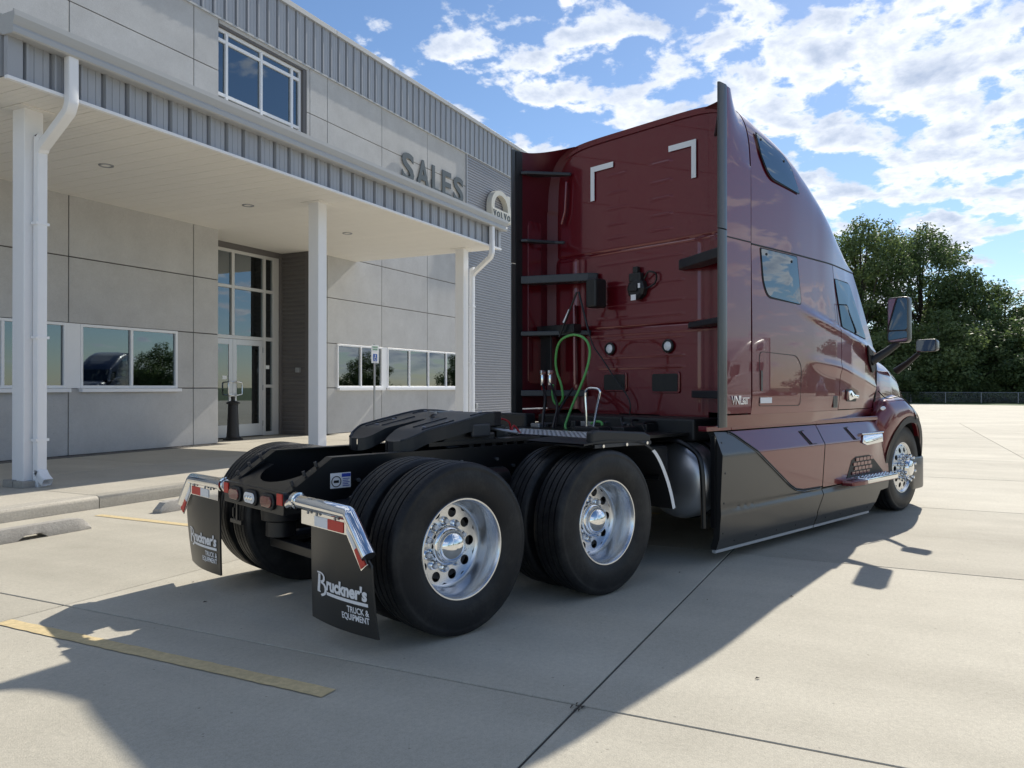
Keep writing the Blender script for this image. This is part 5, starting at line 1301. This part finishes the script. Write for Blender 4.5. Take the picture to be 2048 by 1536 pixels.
    # hood mirror
    m = MB(); m.tube([(6.36, s_ * 1.0, 1.66), (6.33, s_ * 1.15, 1.76), (6.28, s_ * 1.29, 1.865)], [.045, .032, .026], n=12); HM = tp('hood_mirror', m, 'trim_black', smooth=60)
    mm2 = Matrix.Translation((6.28, s_ * 1.385, 1.955)) @ Matrix.Rotation(s_ * R(10), 4, 'Z')
    def mir2(p, x): return mm2 @ Vector((x, s_ * p[0], p[1]))
    pr = round_poly([(-.125, -.075), (.125, -.075), (.125, .075), (-.125, .075)], .035, 5)
    m = MB(); m.prism(pr, lambda p: mir2(p, -.03), lambda p: mir2((p[0] * .85, p[1] * .8), .07)); m.build('mirror_housing', 'charcoal', HM, bevel=.008, smooth=45)
    m = MB(); m.prism([(p[0] * .9, p[1] * .87) for p in pr], lambda p: mir2(p, -.0345), lambda p: mir2(p, -.031)); m.build('mirror_glass', 'mirror_face', HM)
# ---------------------------------------------------------------- lines behind the cab
def zp(x, y): return 1000 + x * .2604, 480 + y * .2604
def hose(name, pts, r, mt, us, **k):
    P = []
    for i, (x, y) in enumerate(pts):
        u = us if isinstance(us, (int, float)) else lerp(us[0], us[1], i / (len(pts) - 1)); P.append(pxu(*zp(x, y), u))
    m = MB(); m.tube(P, r, n=8, sub=7); return tp(name, m, mt, smooth=60, **k)
hose('air_line', [(408, 1110), (403, 1190), (420, 1250), (455, 1262), (482, 1210), (470, 1110), (440, 1020), (428, 940), (440, 830), (480, 760), (570, 728), (655, 762), (690, 850), (670, 980), (620, 1120), (560, 1260), (515, 1380), (502, 1430), (520, 1462), (570, 1472), (690, 1472)], .0125, 'hose_green', (2.25, 1.75), label='bright green coiled electric line')
hose('air_line', [(330, 1120), (345, 1180), (345, 1260), (330, 1380), (325, 1480)], .016, 'hose_black', (2.25, 1.8))
hose('air_line', [(395, 1110), (420, 1190), (440, 1280), (420, 1380), (400, 1470)], .014, 'hose_black', (2.25, 1.8))
hose('air_line', [(560, 1140), (500, 1230), (450, 1320), (430, 1420), (430, 1480)], .013, 'hose_black', (2.3, 1.8))
hose('air_line', [(690, 730), (720, 820), (790, 920), (880, 1060), (960, 1170), (1000, 1260), (995, 1340)], .007, 'hose_black', 2.50)
hose('air_line', [(700, 1410), (740, 1395), (775, 1400), (785, 1425)], .012, 'hose_green', 1.75)
m = MB(); m.tube([pxu(*zp(590, 400), 2.30), pxu(*zp(455, 745), 2.28)], .011, n=8); o = tp('tender_spring', m, 'hose_black', smooth=60)
m = MB(); m.tube([pxu(*zp(535, 535), 2.295), pxu(*zp(490, 635), 2.285)], .0135, n=8); m.build('spring_sleeve', 'white_tape', o, smooth=60)
m = MB(); m.tube([pxu(*zp(605, 400), 2.30), pxu(*zp(640, 540), 2.29), pxu(*zp(690, 740), 2.28)], .011, n=8); tp('tender_spring', m, 'hose_black', smooth=60)
m = MB(); c = pxu(*zp(720, 420), 2.36); m.box(c.x - .05, c.y - .07, c.z - .13, c.x + .12, c.y + .07, c.z + .16); tp('tender_block', m, 'trim_black', bevel=.02)
for x in (325, 385):
    c = pxu(*zp(x, 1080), 2.28); m = MB(); m.cyl(c + Vector((0, 0, -.05)), c + Vector((0, 0, .07)), .022, n=10); m.box(c.x - .03, c.y - .018, c.z + .06, c.x + .03, c.y + .018, c.z + .11); tp('glad_hand', m, 'chrome', bevel=.004, smooth=40)
c = pxu(*zp(335, 1160), 2.27); m = MB(); m.cyl(c + Vector((0, 0, -.05)), c + Vector((0, 0, .05)), .024, n=12); tp('hose_grip', m, 'hose_red', smooth=60)
c0 = pxu(*zp(310, 750), 2.34); m = MB(); m.box(c0.x, c0.y - .16, c0.z - .36, c0.x + .02, c0.y, c0.z + .02); m.box(c0.x - .02, c0.y - .5, c0.z + .03, c0.x + .1, c0.y + .03, c0.z + .12); tp('hose_panel', m, 'frame_black', bevel=.005)
m = MB(); m.tube([pxu(*zp(570, 500), 2.515), pxu(*zp(575, 1110), 2.515)], .022, n=10); tp('cable_conduit', m, 'maroon', smooth=60)
# grab loop on the deck and clutter under the cab
z0_ = 1.07
P = [Vector((1.62, -.150, z0_)), Vector((1.62, -.145, 1.25)), Vector((1.62, -.135, 1.40)), Vector((1.62, -.150, 1.44)), Vector((1.62, -.19, 1.455)), Vector((1.62, -.27, 1.450)), Vector((1.62, -.305, 1.43)), Vector((1.62, -.300, 1.39)), Vector((1.62, -.26, 1.24)), Vector((1.62, -.225, z0_))]
m = MB(); m.tube(P, .011, n=10, sub=4); tp('grab_handle', m, 'chrome', smooth=60)
m = MB(); m.box(1.56, -.34, 1.07, 1.72, -.05, 1.115); tp('handle_base', m, 'trim_black', bevel=.01)
random.seed(5)
for k in range(16):
    u = random.uniform(1.75, 2.45); v = random.uniform(-.8, .8); a, b, c = (random.uniform(.03, .12) for _ in range(3))
    m = MB(); m.box(u - a, v - b, 1.04, u + a, v + b, 1.04 + c); tp('valve_block', m, random.choice(['frame_black', 'trim_black', 'trim_black', 'steel']), bevel=.008)
for k in range(7):
    u = 1.9 + .07 * k; v = -.6 + .18 * k
    m = MB(); m.tube([(u, v, 1.06), (u + .05, v + .08, 1.14 + .02 * (k % 3)), (u + .2, v + .05, 1.15), (u + .4, v - .05, 1.08)], .012, n=6, sub=5); tp('air_line', m, 'hose_black', smooth=60)
for v, z in ((-.2, 1.12), (-.26, 1.11), (.02, 1.125), (-.42, 1.12)):
    m = MB(); m.cyl((2.06, v, z), (2.10, v, z + .01), .014, n=8); tp('fitting', m, 'chrome')
m = MB(); m.box(1.80, .82, .98, 1.95, 1.22, 1.20); o = tp('storage_box', m, 'trim_black', bevel=.02)

# ================================================================== TREES, FENCE, BACKGROUND
def make_tree(seed, H, Wd, zlow, ncl, nleaf, ls=.30, dome=.75):
    rnd = random.Random(seed); cl = []
    tries = 0
    while len(cl) < ncl and tries < 4000:
        tries += 1
        z = rnd.uniform(zlow, H); t = (z - zlow) / (H - zlow)
        env = Wd * (math.sin(math.pi * min(1, (t * .92 + .10))) ** dome) * (1 + .22 * math.sin(5 * t + seed))
        a = rnd.uniform(0, 6.283); r = env * math.sqrt(rnd.uniform(.08, 1)) * (1 + .2 * math.sin(3 * a + seed))
        c = Vector((r * math.cos(a), r * math.sin(a), z)); rad = rnd.uniform(.75, 1.95) * Wd / 6
        if all((c - d).length > .62 * (rad + e) * .75 for d, e in cl): cl.append((c, rad))
    v = []; f = []; tone = []
    for c, rad in cl:
        ct = rnd.uniform(0, .45); n = int(nleaf * (rad * 6 / Wd / 1.25) ** 2)
        for _ in range(n):
            d = Vector((rnd.gauss(0, 1), rnd.gauss(0, 1), rnd.gauss(0, .75))); d.normalize()
            p = c + d * rad * (rnd.uniform(.25, 1) ** .5) * rnd.uniform(.8, 1.12)
            nx = (d * .8 + Vector((rnd.uniform(-1, 1), rnd.uniform(-1, 1), rnd.uniform(-.3, 1.2)))).normalized()
            x = nx.cross(Vector((rnd.uniform(-1, 1), rnd.uniform(-1, 1), rnd.uniform(-1, 1)))).normalized(); y = nx.cross(x)
            s = ls * rnd.uniform(.6, 1.35); k = len(v)
            v += [p - x * s * .5, p + y * s * .32, p + x * s * .5 , p - y * s * .32]; f.append((k, k + 1, k + 2, k + 3)); tone.append(min(1, ct + rnd.uniform(0, .55)))
    me = bpy.data.meshes.new('crown'); me.from_pydata([tuple(q) for q in v], [], f)
    at = me.attributes.new('tone', 'FLOAT', 'FACE'); at.data.foreach_set('value', tone); me.materials.append(M['leaves'])
    m = MB(); m.tube([(0, 0, -.1), (.1, .05, H * .2), (-.1, .1, H * .45), (.15, 0, H * .7), (.1, 0, H * .92)], [H * .022, H * .017, H * .013, H * .008, H * .002], n=9)
    for c, rad in cl[::2]:
        zb = max(H * .12, c.z * .55); b = Vector((.05, .05, zb)); md = (b + c) / 2 + Vector((rnd.uniform(-.3, .3), rnd.uniform(-.3, .3), -.2))
        m.tube([b, md, c], [H * .007, H * .0045, H * .0015], n=5)
    tr = m.mesh('trunk', smooth=60); tr.materials.append(M['bark'])
    return me, tr
TV = {'tall': make_tree(3, 20.0, 6.8, 3.0, 78, 300, ls=.33), 'round': make_tree(8, 14.0, 5.8, 1.4, 66, 270, ls=.31), 'low': make_tree(14, 8.0, 4.2, .3, 60, 190, ls=.26), 'bush': make_tree(21, 3.6, 2.6, .15, 40, 150, ls=.2)}
TG = 'trees along the edge of the lot'
def tree(kind, x, y, sc, rz, label, group=TG, name='deciduous_tree', cat='tree'):
    o = thing(name, label, cat, (x, y, -.05), rz, group); o.scale = (sc[0], sc[0], sc[1])
    for nm, me in zip(('crown', 'trunk'), TV[kind]):
        c = bpy.data.objects.new(nm, me); COL.objects.link(c); c.parent = o
    return o
def at_depth(px, d):
    rr = (px - 1024) / FPX * d; cb_, sb_ = math.cos(R(BETA)), math.sin(R(BETA)); return d * cb_ + rr * sb_, d * sb_ - rr * cb_
rows = [
 ('tall', 1722, 88, (.95, 1.02), .4, 'tallest leafy tree beyond the fence, right behind the truck windscreen'),
 ('tall', 1842, 90, (.98, 1.01), 2.3, 'tall broad-crowned tree behind the fence, beside the tallest one'),
 ('tall', 1640, 95, (1.0, .92), 4.0, 'tall tree beyond the fence half hidden by the truck cab'),
 ('round', 1935, 86, (1.05, 1.02), 1.0, 'rounded mid-height tree behind the fence, sloping down from the tall pair'),
 ('round', 2010, 88, (1.05, .88), 3.3, 'rounded lower tree behind the fence where the tree line steps down'),
 ('round', 2110, 86, (1.1, .86), 5.1, 'rounded tree behind the fence at the low end of the tree line'),
 ('low', 1790, 80, (1.25, 1.02), .3, 'low bushy tree in front of the tall trunks beyond the fence'),
 ('low', 1880, 79, (1.3, 1.12), 2.0, 'low bushy tree with dark skirt under the broad-crowned tree'),
 ('low', 1965, 79, (1.25, .98), 4.4, 'low spreading tree reaching down to the fence rail'),
 ('low', 2045, 77, (1.25, 1.0), 1.7, 'low yellow-green tree at the right end behind the fence'),
 ('low', 2130, 76, (1.3, 1.1), 3.7, 'low dense tree past the end of the fence run'),
 ('round', 2240, 84, (1.1, .95), .9, 'rounded tree farther along past the fence run'),
 ('low', 1700, 84, (1.2, .9), 5.3, 'low tree at the foot of the tallest tree')]
for kd, px, d, sc, rz, lab in rows:
    x, y = at_depth(px, d); tree(kd, x, y, sc, rz, lab)
for i, px in enumerate(range(1690, 2260, 44)):
    x, y = at_depth(px + random.uniform(-10, 10), 76.5 + random.uniform(-1, 2)); tree('bush', x, y, (random.uniform(.9, 1.25), random.uniform(.75, 1.15)), random.uniform(0, 6), 'dark shrub in the row hugging the back of the chain-link fence', 'shrubs behind the fence', 'shrub', 'shrub')
for i, px in enumerate(range(1150, 1640, 62)):
    x, y = at_depth(px, 96 + (i % 3) * 3); tree(('round', 'low', 'tall')[i % 3], x, y, (1.1, random.uniform(.7, .95)), random.uniform(0, 6), 'tree of the row that runs on behind the truck and building', 'trees hidden behind the truck')
# trees across the lot, seen in the glass and chrome
far = []
for i in (0, 1, 3, 4, 7, 8, 11, 12, 15, 16):
    t_ = i / 16; far.append((lerp(86, 36, t_) + random.uniform(-2, 2) + 6, lerp(-17, -104, t_), 'low'))
far += [(-60 + 14 * i, -78 + random.uniform(-4, 4), ('low', 'round', 'low')[i % 3]) for i in range(7)]
for x, y, kd in far: tree(kd, x, y, (random.uniform(.7, 1.1), random.uniform(.5, .85)), random.uniform(0, 6), 'tree on the far side of the lot, seen only mirrored in glass and chrome', 'trees across the lot')
# chain-link fence
def fence_line():
    A = Vector((*at_depth(1690, 78), 0)); Bq = Vector((*at_depth(2180, 69.5), 0)); return A, Bq
A, Bq = fence_line(); Lf = (Bq - A).length; FN = thing('chain_link_fence', 'low grey chain-link fence in front of the trees', 'fence', A, math.atan2(Bq.y - A.y, Bq.x - A.x))
Hf = .95; k = 0; xx = 0.
pm_ = MB(); pm_.cyl((0, 0, -.05), (0, 0, Hf + .03), .035, n=8); pmesh = pm_.mesh('post', smooth=60); pmesh.materials.append(M['galvanised'])
while xx <= Lf:
    o = bpy.data.objects.new('post', pmesh); COL.objects.link(o); o.parent = FN; o.location = (xx, 0, 0); xx += 2.95
m = MB(); m.cyl((0, 0, Hf), (Lf, 0, Hf), .024, n=6); m.build('top_rail', 'galvanised', FN)
m = MB(); q = 0.
while q < Lf:
    for sg in (-1, 1):
        a, b = (q, q + Hf) if sg > 0 else (q + Hf, q); m.add([(a, 0, .02), (a + .006, 0, .02), (b + .006, 0, Hf), (b, 0, Hf)], [(0, 1, 2, 3)])
    q += .11
m.build('wire_mesh', 'galvanised', FN, kind='stuff', fix=False)

# ================================================================== OTHER TRACTORS ACROSS THE LOT (seen mirrored in the glass and paint)
mat('paint_white', (.72, .73, .74), .3, coat=1); mat('paint_navy', (.02, .03, .07), .3, coat=1); mat('paint_grey', (.10, .10, .11), .3, coat=1)
KEEP = ('sleeper_side', 'door', 'roof_fairing', 'rear_wall', 'side_fairing', 'skirt_upper', 'skirt_lower', 'hood', 'front_fender', 'bumper', 'windscreen', 'wheel', 'frame_rail', 'fuel_tank', 'mirror', 'sleeper_window', 'roof_window', 'fifth_wheel', 'rocker_panel')
def copy_part(o, parent, paint):
    c = o.copy(); COL.objects.link(c); c.parent = parent
    for sl in c.material_slots:
        if sl.material and sl.material.name == 'maroon': sl.link = 'OBJECT'; sl.material = M[paint]
    for ch in o.children:
        if ch.name.split('.')[0] in ('tyre', 'rim', 'window', 'pane', 'mirror_housing', 'mirror_arm', 'edge_strip'): copy_part(ch, c, paint)
for (x, y, rz, paint, lab) in ((31, -27, R(158), 'paint_white', 'white sleeper tractor parked across the lot, mirrored in the office glass'), (40.5, -25, R(150), 'paint_navy', 'navy blue sleeper tractor parked across the lot between two others'), (24, -33, R(164), 'paint_grey', 'dark grey sleeper tractor parked across the lot')):
    t_ = thing('semi_truck', lab, 'truck', (x, y, 0), rz, 'tractors parked across the lot')
    for o in list(T.children):
        if o.name.split('.')[0] in KEEP: copy_part(o, t_, paint)
